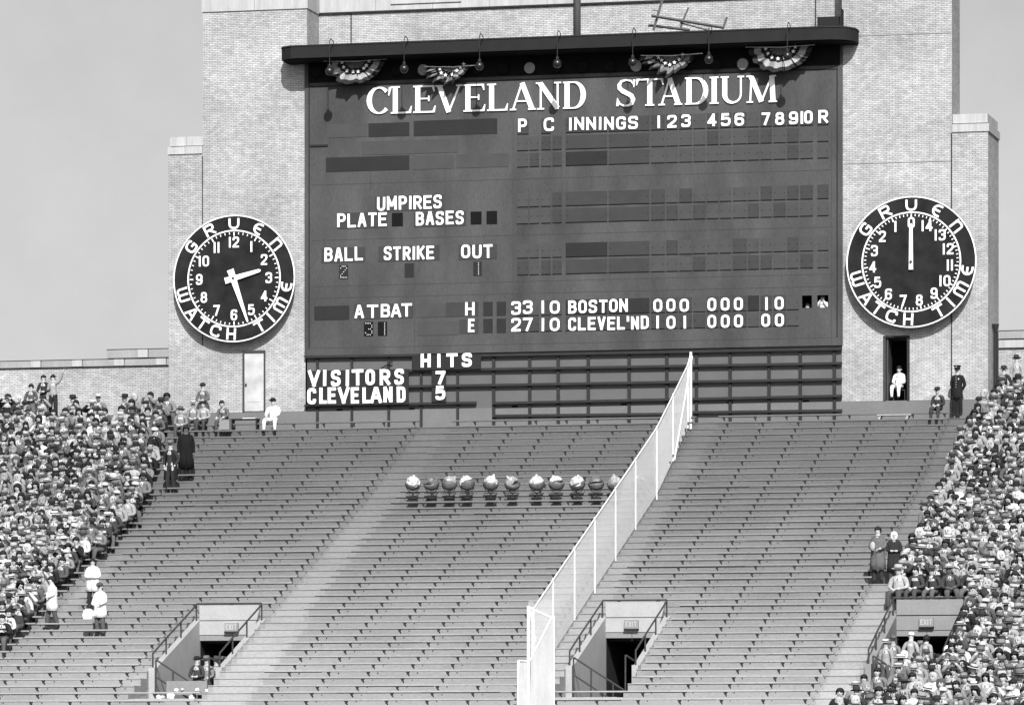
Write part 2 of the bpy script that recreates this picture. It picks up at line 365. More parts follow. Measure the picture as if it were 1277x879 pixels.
# ------------------------------------------------------------------ doors
xa, xb = W(303, 475).x, W(331, 475).x; zt_, zb_ = W(316, 438).z, W(316, 513).z
dr = thing('steel_door', 'worn white door in the left brick tower under the clock', 'door', ((xa+xb)/2, 0, zb_))
wd, ht = xb-xa, zt_-zb_
m_ = MB(); m_.box(-wd/2, -wd/2+.07, -.07, .0, 0, ht); m_.box(wd/2-.05, wd/2, -.07, 0, 0, ht); m_.box(-wd/2, wd/2, -.075, 0, ht-.07, ht+.03); build('door_frame', m_, M_METAL, dr)
m_ = MB(); m_.box(-wd/2+.072, wd/2-.052, -.04, -.003, .01, ht-.075); m_.box(-wd/2+.16, wd/2-.14, -.05, -.041, .35, ht-.3)
dl = build('door_leaf', m_, mat('door_paint', .46, .7, .3, 1.6), dr)
m_ = MB(); m_.sphere((-wd/2+.14, -.1, 1.0), .04); build('door_handle', m_, M_METAL, dl)
dr2 = thing('open_doorway', 'open dark doorway in the right brick tower under the second clock', 'door', (d1[0], 0, ZB))
m_ = MB(); w2, h2 = d1[1]-d1[0], d1[2]-ZB
m_.box(-.04, .05, -.05, .3, 0, h2+.05); m_.box(.07, .13, .05, .9, 0, h2-.03); build('door_frame', m_, M_METAL, dr2)
m_ = MB(); m_.box(w2-.05, w2+.04, -.05, .3, 0, h2+.05); m_.box(-.04, w2+.04, -.055, .3, h2, h2+.06); build('door_frame', m_, M_DARKF, dr2)

# ------------------------------------------------------------------ glyphs
def fillet(pts, rad, n, closed):
    out = []; N_ = len(pts)
    for i, p in enumerate(pts):
        x, y = p[0], p[1]; r = (p[2] if len(p) > 2 else 0)*rad
        if r <= 0 or (not closed and i in (0, N_-1)): out.append((x, y)); continue
        a = pts[i-1]; b = pts[(i+1) % N_]
        va = Vector((a[0]-x, a[1]-y)); vb = Vector((b[0]-x, b[1]-y))
        t = min(r, va.length*.499, vb.length*.499); A = Vector((x, y))+va.normalized()*t; B = Vector((x, y))+vb.normalized()*t; P_ = Vector((x, y))
        for j in range(n+1):
            s = j/n; q = A*(1-s)**2+P_*2*s*(1-s)+B*s*s; out.append((q.x, q.y))
    return out
G = {
'A': [([(0,0),(.42,1),(.58,1),(1,0)],0), ([(.17,.3),(.83,.3)],0)],
'B': [([(0,0),(0,1)],0), ([(0,1),(.95,1,1),(.95,.53,1),(0,.53)],0), ([(0,.53),(1,.53,1),(1,0,1),(0,0)],0)],
'C': [([(1,.72),(1,1,1),(0,1,1),(0,0,1),(1,0,1),(1,.28)],0)],
'D': [([(0,0),(0,1),(1,1,1),(1,0,1)],1)],
'E': [([(1,1),(0,1),(0,0),(1,0)],0), ([(0,.52),(.85,.52)],0)],
'F': [([(1,1),(0,1),(0,0)],0), ([(0,.52),(.85,.52)],0)],
'G': [([(1,.75),(1,1,1),(0,1,1),(0,0,1),(1,0,1),(1,.48),(.55,.48)],0)],
'H': [([(0,0),(0,1)],0), ([(1,0),(1,1)],0), ([(0,.5),(1,.5)],0)],
'I': [([(.5,0),(.5,1)],0)], '1': [([(.5,0),(.5,1)],0)],
'K': [([(0,0),(0,1)],0), ([(1,1),(.05,.42)],0), ([(.3,.58),(1,0)],0)],
'L': [([(0,1),(0,0),(1,0)],0)],
'M': [([(0,0),(0,1)],0), ([(0,1),(.5,.2)],0), ([(.5,.2),(1,1)],0), ([(1,1),(1,0)],0)],
'N': [([(0,0),(0,1)],0), ([(0,1),(1,0)],0), ([(1,0),(1,1)],0)],
'O': [([(0,0,1),(0,1,1),(1,1,1),(1,0,1)],1)], '0': [([(0,0,1),(0,1,1),(1,1,1),(1,0,1)],1)],
'P': [([(0,0),(0,1)],0), ([(0,1),(1,1,1),(1,.45,1),(0,.45)],0)],
'R': [([(0,0),(0,1)],0), ([(0,1),(1,1,1),(1,.47,1),(0,.47)],0), ([(.45,.47),(1,0)],0)],
'S': [([(1,.74),(1,1,1),(0,1,1),(0,.54,1),(1,.48,1),(1,0,1),(0,0,1),(0,.26)],0)],
'T': [([(0,1),(1,1)],0), ([(.5,1),(.5,0)],0)],
'U': [([(0,1),(0,0,1),(1,0,1),(1,1)],0)],
'V': [([(0,1),(.5,0)],0), ([(.5,0),(1,1)],0)],
'W': [([(0,1),(.25,0),(.5,.8),(.75,0),(1,1)],0)],
'2': [([(0,.70),(0,1,1),(1,1,1),(1,.6,.7),(0,.08),(0,0),(1.12,0)],0)],
'3': [([(0,.76),(0,1,1),(1,1,1),(1,.54,1),(.35,.54)],0), ([(.35,.53),(1,.53,1),(1,0,1),(0,0,1),(0,.24)],0)],
'4': [([(.75,0),(.75,1)],0), ([(.75,1),(0,.26)],0), ([(0,.26),(1,.26)],0)],
'5': [([(.95,1),(.08,1),(.03,.58),(.5,.64,.5),(1,.6,1),(1,0,1),(0,0,1),(0,.22)],0)],
'6': [([(1,.78),(1,1,1),(0,1,1),(0,.5)],0), ([(0,0,1),(0,.58,1),(1,.58,1),(1,0,1)],1)],
'7': [([(0,1),(1,1)],0), ([(1,1),(.38,0)],0)],
'8': [([(.06,.54,1),(.06,1,1),(.94,1,1),(.94,.54,1)],1), ([(0,0,1),(0,.54,1),(1,.54,1),(1,0,1)],1)],
'9': [([(0,.22),(0,0,1),(1,0,1),(1,.5)],0), ([(0,.42,1),(0,1,1),(1,1,1),(1,.42,1)],1)],
"'": [([(.5,1),(.5,.7)],0)],
# ring letters of the clocks
'e': [([(1,1,.5),(.35,1,1),(0,.5,1),(.35,0,1),(1,0,.5)],0), ([(.05,.5),(.9,.5)],0)],
'n': [([(0,0),(0,1)],0), ([(0,.8),(.3,1,1),(1,1,1),(1,0)],0)],
'w': [([(0,1),(0,0,1),(.5,0,1),(.5,.95)],0), ([(.5,.95),(.5,0,1),(1,0,1),(1,1)],0)],
'm': [([(0,0),(0,1,1),(.5,1,1),(.5,.05)],0), ([(.5,.05),(.5,1,1),(1,1,1),(1,0)],0)],
'a': [([(0,0),(0,1,1),(1,1,1),(1,0)],0), ([(0,.4),(1,.4)],0)],
'u': [([(0,1),(0,0,1),(1,0,1),(1,1)],0)],
}
gl_cache = {}
def ribbon(mb, pts, closed, wid, dep, y0=0.0, caps=0.5):
    """flat stroke of width wid (number or list) round a polyline in the x-z plane, front at y0-dep"""
    n = len(pts); ws = wid if isinstance(wid, list) else [wid]*n
    pts = [Vector(p) for p in pts]
    Ls, Rs = [], []
    for i in range(n):
        p = pts[i]
        if closed or 0 < i < n-1:
            a = (p-pts[i-1]).normalized(); b = (pts[(i+1) % n]-p).normalized()
        elif i == 0: a = b = (pts[1]-p).normalized()
        else: a = b = (p-pts[i-1]).normalized()
        na, nb = Vector((-a.y, a.x)), Vector((-b.y, b.x)); nn = na+nb
        if nn.length < 1e-4: nn = na
        nn.normalize(); k = 1/max(.45, nn.dot(na)); h = ws[i]/2*k
        Ls.append(p+nn*h); Rs.append(p-nn*h)
    k = len(mb.v); yf, yb = y0-dep, y0
    for i in range(n):
        for q, y in ((Ls[i], yf), (Rs[i], yf), (Ls[i], yb), (Rs[i], yb)): mb.v.append((q.x, y, q.y))
    m = n if closed else n-1
    for i in range(m):
        j = (i+1) % n; a, b = k+4*i, k+4*j
        for f in ((a, a+1, b+1, b), (a, b, b+2, a+2), (a+1, a+3, b+3, b+1)): mb.f.append(f); mb.m.append(0)
    if not closed:
        for a in (k, k+4*(n-1)): mb.f.append((a, a+2, a+3, a+1)); mb.m.append(0)
def glyph(ch, w_, h_, th, seg=5, dep=.035, rad=None):
    key = (ch, round(w_, 2), round(h_, 2), round(th, 3), seg)
    if key in gl_cache: return gl_cache[key]
    w_, h_ = key[1], key[2]
    mb = MB(); mg = th/2; iw, ih = max(w_-th, .001), h_-th
    for i, (st, closed) in enumerate(G[ch]):
        pts = [(mg+p[0]*iw, mg+p[1]*ih)+tuple(p[2:]) for p in st]
        # open ends reach the box edge
        if not closed:
            for e, nb in ((0, 1), (-1, -2)) if ch not in "CSG3592e60u8" else ():
                d = Vector((pts[e][0]-pts[nb][0], pts[e][1]-pts[nb][1])).normalized()*mg*.96
                if ch in 'NM4' and abs(d.x) > .01 and abs(d.y) > .01: continue
                if ch in 'AV' and abs(d.y) > .01: d = d*(mg/abs(d.y))
                pts[e] = (pts[e][0]+d.x, pts[e][1]+d.y)
        r = (rad if rad is not None else .55)*max(iw, .2*ih)
        pp = fillet(pts, r, seg, closed)
        ribbon(mb, pp, closed, th, dep+i*.0015)
    me = mb.mesh('letter', M_LETTER); gl_cache[key] = me; return me

# ------------------------------------------------------------------ scoreboard
XB0, XB1 = WX(381), WX(1051)
ZS0 = W(700, 438).z; ZS1 = W(700, 60).z
sb = thing('scoreboard', 'big dark painted scoreboard with white Cleveland Stadium lettering and line score', 'scoreboard', ((XB0+XB1)/2, 0, ZS0))
SY = -.12                                        # face of the board
def sbp(name, mb, m, **k): return wpart(name, mb, m, sb, **k)
win = []
for a, b, y0, y1 in ((1000, 1012.5, 369, 383.5), (1019, 1033, 368, 383.5)):
    q = W((a+b)/2, y1, SY); r_ = W((a+b)/2, y0, SY); win.append((WX(a, SY), WX(b, SY), q.z, r_.z))
zw0, zw1 = min(w_[2] for w_ in win), max(w_[3] for w_ in win)
m_ = MB()
m_.box(XB0, XB1, SY, .0-.004, ZS0, zw0); m_.box(XB0, XB1, SY, -.004, zw1, ZS1)
m_.box(XB0, win[0][0], SY, -.004, zw0, zw1); m_.box(win[0][1], win[1][0], SY, -.004, zw0, zw1); m_.box(win[1][1], XB1, SY, -.004, zw0, zw1)
m_.box(XB0, win[0][0]-.3, 0, .1, ZS0, ZS1); m_.box(win[0][0]-.3, XC_-.003, 0, .1, zw1+.05, ZS1); m_.box(win[0][0]-.3, XC_-.003, 0, .1, ZS0, zw0-.05)
sbp('board_face', m_, M_BOARD)
m_ = MB(); m_.box(XB0, XC_-.003, 0, .04, 19.362, ZS0-.002); sbp('lower_wall', m_, M_LOWW)
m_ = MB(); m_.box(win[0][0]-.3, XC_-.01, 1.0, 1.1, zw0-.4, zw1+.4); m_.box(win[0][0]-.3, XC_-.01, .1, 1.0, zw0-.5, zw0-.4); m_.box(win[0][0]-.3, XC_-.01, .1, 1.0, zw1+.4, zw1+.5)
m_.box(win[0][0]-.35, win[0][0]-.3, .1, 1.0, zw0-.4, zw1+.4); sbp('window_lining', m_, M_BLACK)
m_ = MB()
for a in (XB0+.16, XB1-.20): m_.box(a, a+.035, SY-.03, SY+.0, ZS0+.3, ZS1)
m_.box(XB0+.2, XB1-.2, SY-.028, SY, W(700, 99).z-.0, W(700, 99).z+.03); sbp('frame_strip', m_, M_SLOT2)
def panel(x0, x1, y0, y1, m, proud=.015, name='slot_panel', bev=False):
    xm = (x0+x1)/2; a, b = W(xm, y1, SY), W(xm, y0, SY); p = MB(); p.box(WX(x0, SY), WX(x1, SY), SY-proud, SY+.001, a.z, b.z)
    return sbp(name, p, m)
# backing panels
for x0, x1, y0, y1, mm in ((459.6, 510.4, 153.5, 170.5, M_SLOT2), (516, 620, 149.5, 168.5, M_SLOT2), (406.5, 510.4, 195.5, 213.3, M_SLOT2), (408, 458, 154.5, 171.5, M_SLOT3), (451, 571, 175, 192, M_SLOT3), (516, 566, 194, 211, M_SLOT3), (569, 634, 192, 209, M_SLOT3),
    (467.5, 553.5, 244, 263, M_SLOT), (420.5, 483, 265, 285, M_SLOT), (488.8, 502.5, 265.5, 282.3, M_BLACK), (516, 581, 264, 282.6, M_SLOT), (587, 600.6, 264, 280, M_BLACK), (606.8, 620, 263.3, 279.6, M_BLACK),
    (401, 455, 308.7, 327.5, M_SLOT), (472, 548, 306.5, 325.5, M_SLOT), (572, 619.5, 305, 323.5, M_SLOT),
    (423, 434, 330.5, 348, M_SLOT2), (504.7, 516, 328.5, 346, M_SLOT2), (590.3, 600.8, 326.5, 344, M_SLOT2),
    (392, 435.5, 381.5, 399, M_SLOT2), (441.5, 515, 379, 397.5, M_SLOT), (454, 465.5, 401.5, 419.2, M_BLACK), (471.3, 482.7, 401.2, 418.8, M_BLACK),
    (520.5, 572, 401, 418, M_SLOT3), (556, 596.5, 377, 394.8, M_SLOT), (573, 596.5, 398.3, 416, M_SLOT), (521, 555, 378.5, 395.5, M_SLOT3),
    (602.8, 614.5, 376.5, 394, M_SLOT2), (619.5, 631, 376.3, 393.7, M_SLOT2), (602.8, 614.5, 397.5, 415.2, M_SLOT2), (619.5, 631, 397.3, 415, M_SLOT2)):
    panel(x0, x1, y0, y1, mm)
# inning grid
cols = [(645,659),(660.5,672.5),(675,687),(689,700.5),(705.5,757.5),(759,810),(812,829.5),(831,845.5),(847,863),(864.5,880),(881.5,896),(898,912),(914,931),(932.5,946.5),(948.5,962.5),(964.5,980),(981.5,996),(998,1014),(1019.5,1033.5)]
rows = [(146,164,0),(168,184.5,1),(188.5,205,1),(238.5,255,1),(259,276,1),(302,319,1),(323,340,1),(373,391,2),(393.5,411,2)]
rg = random.Random(5)
pm = {}
for ri, (y0, y1, kind) in enumerate(rows):
    za, zb = W(750, y1, SY).z, W(750, y0, SY).z
    for ci, (a, b) in enumerate(cols):
        if kind == 0 and ci in (1, 3): continue
        if kind == 2 and ci in (17, 18) : continue
        v = rg.random(); mm = M_SLOT3 if v < .72 else M_SLOT
        if ci in (4, 5): mm = M_SLOT if v < .8 else M_SLOT2
        if kind == 0: mm = M_SLOT if ci not in (9, 13) else M_SLOT3
        if kind == 2 and ri == 7 and ci in (5, 13): mm = M_SLOT2
        if kind == 2 and ci in (0, 2, 6, 7, 8, 10, 11, 12, 14, 15): mm = M_SLOT
        xa_, xb_ = WX(a, SY), WX(b, SY); key = (round(xb_-xa_, 2), round(zb-za, 2), mm.name)
        if key not in pm:
            p = MB(); ww, hh = key[0], key[1]; p.box(0, ww, -.012, .001, 0, hh)
            for sx in (.06, ww-.06): p.box(sx-.012, sx+.012, -.03, -.012, hh*.5-.012, hh*.5+.012, 1)
            p.box(0, ww, -.02, .001, -.03, -.012, 1)
            pm[key] = p.mesh('slot_panel', [mm, M_BLACK])
        o = link('slot_panel', pm[key], sb, (xa_, SY, za)); o.matrix_parent_inverse = Matrix.Translation(-Vector(sb.location))
# thin wires/boxes at the left edge
m_ = MB(); a = W(387, 182, SY); b = W(409, 181, SY); m_.box(a.x, b.x, SY-.05, SY, a.z-.04, a.z+.03); sbp('ledge', m_, M_SLOT2)
def text(s, x0, x1, yb0, yb1, h, th, seg=5, Y=SY, dep=.03, frac=.80, xs=None, par=None, off=.016, narrow=True):
    """s spaced in equal cells from photo x0 to x1, baseline yb0..yb1, cap height h px"""
    n = len(s); tot = x1-x0; NAR = {'I': .34, '1': .34, "'": .3, 'M': 1.22, 'W': 1.25, ' ': 1.0}
    wts = [NAR.get(c, 1.0) if narrow else 1.0 for c in s]; gap = 1-frac; unit = tot/(sum(wts)*frac+(n-1)*gap if n > 1 else wts[0]*frac)
    x = x0
    for i, c in enumerate(s):
        if xs: cx0, cx1 = xs[i]
        else: cx0, cx1 = x, x+unit*wts[i]*frac
        x = cx1+unit*gap
        if c == ' ': continue
        f = (cx0-x0)/max(tot, 1e-6) if tot > 0 else 0; yb = yb0+(yb1-yb0)*f
        a, b = W(cx0, yb, Y), W(cx1, yb, Y); hh = h/F_PX*(Y+DIST)/(cs+(cx0-CX0)/F_PX*sn)
        ww = max(b.x-a.x, th*1.02)
        if c in 'I1': ww = th*1.02; a.x = (a.x+b.x)/2-ww/2
        o = link('letter', glyph(c, ww, hh, th, seg, dep), par or sb, (a.x, Y-off, a.z+random.uniform(-.012, .012)), (0, random.uniform(-.014, .014), 0)); o.matrix_parent_inverse = Matrix.Translation(-Vector((par or sb).location))
TK = .086
text('UMPIRES', 470.6, 551, 262.9, 260.3, 17, TK); text('PLATE', 421, 482.5, 284, 282.3, 17, TK); text('BASES', 519, 578.7, 281.6, 279.8, 17, TK)
text('BALL', 405, 453, 326.5, 325, 17, TK); text('STRIKE', 479, 541.7, 325, 323.3, 17, TK); text('OUT', 575.5, 614.7, 322.6, 321.5, 17, TK)
text('ATBAT', 442.7, 513.8, 397, 395, 16.5, TK, xs=[(442.7, 454), (458, 472), (475.3, 486.5), (488, 500.5), (500.8, 514)])
text('H', 580.5, 592, 393.6, 393.6, 16.5, TK); text('E', 584, 592, 414.3, 414.3, 16.5, TK)
text('33', 638, 664.3, 392.3, 391.8, 16.5, TK); text('27', 638, 664.3, 413.8, 413.3, 16.5, TK)
for yb in (391.4, 413): text('10', 674.5, 698.3, yb, yb, 16.3, TK, xs=[(675.5, 679), (686, 698.3)])
text('PC', 646.5, 691, 165.3, 163.7, 16.5, TK, xs=[(646.5, 657.5), (678.5, 691)])
text('INNINGS', 709.5, 795.7, 163, 161.2, 16, TK)
text('1234567891', 819, 1004, 160.3, 155, 15.8, TK, xs=[(819.5, 824), (832.5, 844.3), (850, 861.3), (882.6, 893.8), (899.5, 911.3), (916.3, 928), (950, 960.3), (967, 978.3), (984.3, 995.6), (998.5, 1001.8)])
text('0', 1003, 1013.6, 154.6, 154.6, 16, TK); text('R', 1021, 1032.8, 153.8, 153.8, 16, TK)
text('BOSTON', 709, 783, 391, 389, 16.3, TK); text("CLEVEL'ND", 709, 809.3, 412.6, 410.3, 16.3, TK)
z3 = [(815.2, 826.2), (831.5, 842.6), (848, 859.3)]; z6 = [(882.6, 893.3), (899.2, 910), (915.6, 926.6)]
text('000', 815, 859, 389.3, 388.4, 16, TK, xs=z3); text('000', 882.6, 926.6, 388.2, 387.4, 16, TK, xs=z6)
text('10', 954, 978, 387, 386.6, 16, TK, xs=[(954.6, 957.8), (966.4, 977.7)])
text('101', 815, 859, 410.3, 409.4, 16, TK, xs=[(818.6, 822), (831.5, 842.6), (852.6, 856)]); text('000', 882.6, 926.6, 409, 408.2, 16, TK, xs=z6)
text('00', 949.6, 978, 407.8, 407.3, 16, TK, xs=[(949.8, 960.5), (966.6, 977.6)])
# lamp-dot digits
DOTS = {'2': ['.XXX.', 'X...X', '...X.', '..X..', '.X...', 'X....', 'XXXXX'], '1': ['....X']*7, '3': ['XXXX.', '....X', '....X', '..XX.', '....X', 'X...X', '.XXX.']}
def dots(ch, x0, x1, y0, y1):
    m = MB()
    for r_, row in enumerate(DOTS[ch]):
        for c_, v in enumerate(row):
            if v == 'X':
                p = W(x0+1.8+(x1-x0-3.6)*c_/4, y0+1.8+(y1-y0-3.6)*r_/6, SY-.03); m.lathe((0, 0, 0), [(.001, 0)], 3) if False else m.sphere((p.x, p.y, p.z), .019, 6, 4)
    sbp('lamp_digit', m, M_PAPER)
dots('2', 423, 434, 330.5, 348); dots('1', 588, 598.5, 326.5, 344); dots('3', 454, 465.5, 401.5, 419.2); dots('1', 471, 481.5, 401.2, 418.8)
# serif title
def serif(ch, w_, h_):
    mb = MB(); T, t_ = .185, .055; y = [0]
    def st(pts, wid, closed=False): ribbon(mb, pts, closed, wid, .04+y[0]); y[0] += .0015
    def stem(x, z0=0, z1=None, tw=T): st([(x, z0), (x, h_ if z1 is None else z1)], tw)
    def ser(x, z, l=.17): st([(x-l, z), (x+l, z)], t_)
    def oval(cx, cz, rx, rz, a0, a1, wf, n=18):
        pts, ws = [], []
        for i in range(n+1):
            a = R(a0+(a1-a0)*i/n); pts.append((cx+rx*math.cos(a), cz+rz*math.sin(a))); ws.append(wf(math.cos(a), math.sin(a)))
        st(pts, ws)
    b = t_/2; th = T
    bow = lambda c, s: .05+(T*1.05-.05)*abs(c)**1.3
    if ch == 'C':
        oval(w_*.52, h_/2, w_*.52-T/2, h_/2-.03, 42, 318, bow); st([(w_*.93, h_*.66), (w_*.99, h_*.97)], [.03, .11])
    elif ch == 'L': stem(.2); ser(.2, b); ser(.2, h_-b); st([(.2, b), (w_*.97, b)], .06); st([(w_*.9, .02), (w_*.99, h_*.26)], [.10, .03])
    elif ch == 'E':
        stem(.2); ser(.2, b); ser(.2, h_-b); st([(.2, b), (w_*.95, b)], .06); st([(.2, h_-b), (w_*.92, h_-b)], .06); st([(.2, h_*.52), (w_*.7, h_*.52)], .05)
        st([(w_*.9, .02), (w_*.98, h_*.25)], [.10, .03]); st([(w_*.88, h_-.02), (w_*.93, h_*.77)], [.10, .03]); st([(w_*.7, h_*.42), (w_*.7, h_*.62)], .05)
    elif ch == 'V': st([(w_*.18, h_-b), (w_*.5, .0)], T); st([(w_*.5, .0), (w_*.86, h_-b)], .065); ser(w_*.17, h_-b, .15); ser(w_*.86, h_-b, .12)
    elif ch == 'A': st([(w_*.47, h_), (w_*.84, b)], T); st([(w_*.47, h_), (w_*.14, b)], .065); st([(w_*.25, h_*.33), (w_*.68, h_*.33)], .05); ser(w_*.14, b, .12); ser(w_*.84, b, .15)
    elif ch == 'N': st([(w_*.18, b), (w_*.18, h_-b)], .065); st([(w_*.16, h_-b), (w_*.84, .03)], T); st([(w_*.84, h_-b), (w_*.84, 0)], .065); ser(w_*.18, b, .13); ser(w_*.84, h_-b, .13); ser(w_*.1, h_-b, .1)
    elif ch == 'D': stem(.2); ser(.2, b, .15); ser(.2, h_-b, .15); st([(.2, h_-b), (w_*.5, h_-b)], .05); st([(.2, b), (w_*.5, b)], .05); oval(w_*.5, h_/2, w_*.5-T/2, h_/2-b, -90, 90, bow)
    elif ch == 'S':
        f = lambda k: (lambda c, s: .05)
        pts = [(.92, .72), (.88, .9), (.52, .975), (.22, .9), (.16, .74), (.28, .6), (.52, .5), (.78, .4), (.9, .25), (.78, .09), (.46, .025), (.14, .1), (.08, .3)]
        st([(x*w_, z*h_) for x, z in [(.88,.80),(.74,.94),(.5,.975),(.28,.93),(.17,.8),(.19,.68),(.32,.58),(.55,.49),(.76,.39),(.85,.25),(.78,.10),(.6,.035),(.4,.03),(.2,.1),(.1,.24)]], [.06,.06,.06,.09,.13,.15,.16,.17,.16,.15,.12,.07,.06,.06,.06])
        st([(w_*.88, h_*.7), (w_*.9, h_*.98)], [.03, .09]); st([(w_*.09, h_*.32), (w_*.08, h_*.02)], [.03, .09])
    elif ch == 'T': stem(w_*.5); ser(w_*.5, b); st([(0.02, h_-b), (w_*.98, h_-b)], .06); st([(w_*.07, h_-.02), (w_*.02, h_*.76)], [.10, .03]); st([(w_*.93, h_-.02), (w_*.98, h_*.76)], [.10, .03])
    elif ch == 'I': stem(w_*.5); ser(w_*.5, b, w_*.5); ser(w_*.5, h_-b, w_*.5)
    elif ch == 'U':
        n = 12; pts = [(w_*.2, h_-b)]+[(w_*.2+w_*.3*(1-math.cos(R(180*i/n))), h_*.3*(1-math.sin(R(180*i/n)))+.03) for i in range(n+1)]+[(w_*.8, h_-b)]
        st(pts, [T, T]+[T+(.065-T)*min(1, i/(n*.6)) for i in range(1, n+1)]+[.065]); ser(w_*.2, h_-b, .15); ser(w_*.8, h_-b, .12)
    elif ch == 'M': st([(w_*.14, b), (w_*.18, h_-b)], .065); st([(w_*.17, h_-b), (w_*.5, .03)], T); st([(w_*.5, .03), (w_*.83, h_-b)], .065); st([(w_*.83, h_-b), (w_*.87, b)], T); ser(w_*.13, b, .12); ser(w_*.87, b, .16); ser(w_*.11, h_-b, .1); ser(w_*.88, h_-b, .1)
    return mb.mesh('letter', M_LETTER)
for s_, xs, yb0, yb1, hh in (('CLEVELAND', [(458, 487.5), (487, 514), (515, 544), (542, 578.5), (577.5, 606), (607, 634), (635.5, 669.5), (669, 701), (701, 731)], 143.2, 136.6, 33.8),
                         ('STADIUM', [(768.3, 794), (793.5, 828), (821.5, 851), (853, 883.5), (885.5, 896.5), (897.5, 931), (930.5, 969.5)], 133.8, 129, 33.8)):
    for i, c in enumerate(s_):
        f = (xs[i][0]-xs[0][0])/(xs[-1][0]-xs[0][0]); yb = yb0+(yb1-yb0)*f; a, b = W(xs[i][0], yb, SY), W(xs[i][1], yb, SY)
        hz = hh/F_PX*(SY+DIST)/(cs+(xs[i][0]-CX0)/F_PX*sn)
        o = link('letter', serif(c, b.x-a.x, hz), sb, (a.x, SY-.03, a.z)); o.matrix_parent_inverse = Matrix.Translation(-Vector(sb.location))
# dark backing strips: stained plywood joints
m_ = MB()
for px, y0, y1 in ((407, 108, 160), (462, 176, 240), (555, 178, 300), (971, 99, 135), (517, 315, 435), (640, 150, 430), (700, 205, 240), (1037, 160, 430)):
    a, b = W(px, y1, SY), W(px, y0, SY); m_.box(a.x-.008, a.x+.008, SY-.004, SY+.001, a.z, b.z)
for y in (222, 292, 350, 365, 428):
    a = W(700, y, SY); m_.box(XB0+.25, XB1-.3, SY-.0045, SY+.001, a.z-.008, a.z+.008)
sbp('panel_joint', m_, M_SLOT)

# ------------------------------------------------------------------ lower frame with the hits board
hb = thing('advertising_frame', 'dark timber grid frame below the scoreboard', 'frame', (WX(382), -.5, W(382, 510, -.5).z))
def hbp(name, mb, m): return wpart(name, mb, m, hb)
FY = -.15
def rail(x0, x1, y0, y1, yr=0): # horizontal rail: y given at x0 and x1, world level = mean
    a, b = W(x0, y0, FY), W(x1, y1, FY); m = MB(); p0, p1 = Vector((a.x, FY, a.z)), Vector((b.x, FY, b.z))
    m.rings([[(p.x, FY-.06, p.z-.03), (p.x, FY+.055, p.z-.03), (p.x, FY+.055, p.z+.06), (p.x, FY-.06, p.z+.06)] for p in (p0, p1)]); hbp('rail', m, M_WOODD)
rail(380, 523, 445.5, 443.3); rail(600, 1050, 443.8, 435.5)
rail(509, 1050, 462.6, 453.4); rail(509, 1050, 482.4, 473.4); rail(615, 1050, 503.3, 494); rail(615, 863, 519, 516.3); rail(863, 1050, 514.7, 512.3); rail(380, 594, 506.5, 502.5)
for px in (395, 438, 484, 524.5, 570): 
    m = MB(); a, b = W(px, 520, FY), W(px, 444, FY); m.box(a.x-.045, a.x+.045, FY+.06, FY+.125, zt(-1), b.z); hbp('post', m, M_WOODD)
for px in (615, 660, 695.5, 733, 784, 831, 868, 910, 958.5, 997.5, 1040):
    m = MB(); a, b = W(px, 520, FY), W(px, 437+(1050-px)*.019, FY); m.box(a.x-.055, a.x+.055, FY+.06, FY+.125, zt(-1), b.z); hbp('post', m, M_WOODD)
m = MB(); a, b = W(475, 459.5, FY), W(489.5, 451, FY); m.tube((a.x, FY, a.z), (b.x, FY, b.z), .03); hbp('brace', m, M_WOODD)
for px, py in ((423.5, 511), (513.5, 509.5), (642, 506.5), (778, 504), (863+.5+47, 502), (1005.5, 500)):   # drain slots in the wall behind
    m = MB(); a = W(px, py, -.02); m.box(a.x-.11, a.x+.11, -.035, -.018, a.z-.035, a.z+.035); wpart('drain_slot', m, M_BLACK)
def hpanel(x0, x1, y0, y1, mm=M_SLOT):
    m = MB(); a, b = W(x0, y1, FY-.12), W(x1, y0, FY-.12); c = W((x0+x1)/2, (y0+y1)/2, FY-.12); hh = (y1-y0)/F_PX*178; m.box(a.x, b.x, FY-.12, FY-.075, c.z-hh/2, c.z+hh/2); hbp('sign_panel', m, mm)
hpanel(382.5, 509.5, 460.5, 506, M_SLOT2); hpanel(514, 599.5, 442, 461, M_SLOT2); hpanel(538.5, 556, 461.5, 482, M_SLOT2); hpanel(538.5, 556, 482.5, 501.5, M_SLOT2)
vx = [(384.5, 399.2), (403, 407.4), (413.2, 425.2), (431.2, 435.8), (439.2, 453.8), (456.2, 468), (474, 487), (492.2, 504)]
text('VISITORS', 384, 504, 482, 480, 20, .12, 3, FY-.125, xs=vx, par=hb)
cx = [(383.4, 394.4), (398.6, 407.8), (409, 419.2), (421.8, 436), (438, 448.2), (452.5, 462.6), (462.2, 476.5), (478.7, 489.6), (495.3, 506)]
text('CLEVELAND', 383, 506, 503.8, 501.8, 20, .12, 3, FY-.125, xs=cx, par=hb)
text('HITS', 524.8, 589, 458.8, 457.4, 17.2, .115, 3, FY-.125, xs=[(525, 537.5), (545.5, 549.8), (557, 571), (576.3, 588.8)], par=hb)
text('7', 543.6, 555.8, 479.7, 479.7, 17, .115, 3, FY-.125, par=hb, xs=[(543.6, 555.8)]); text('5', 543.6, 555.8, 498.8, 498.8, 17.5, .115, 3, FY-.125, par=hb, xs=[(543.6, 555.8)])

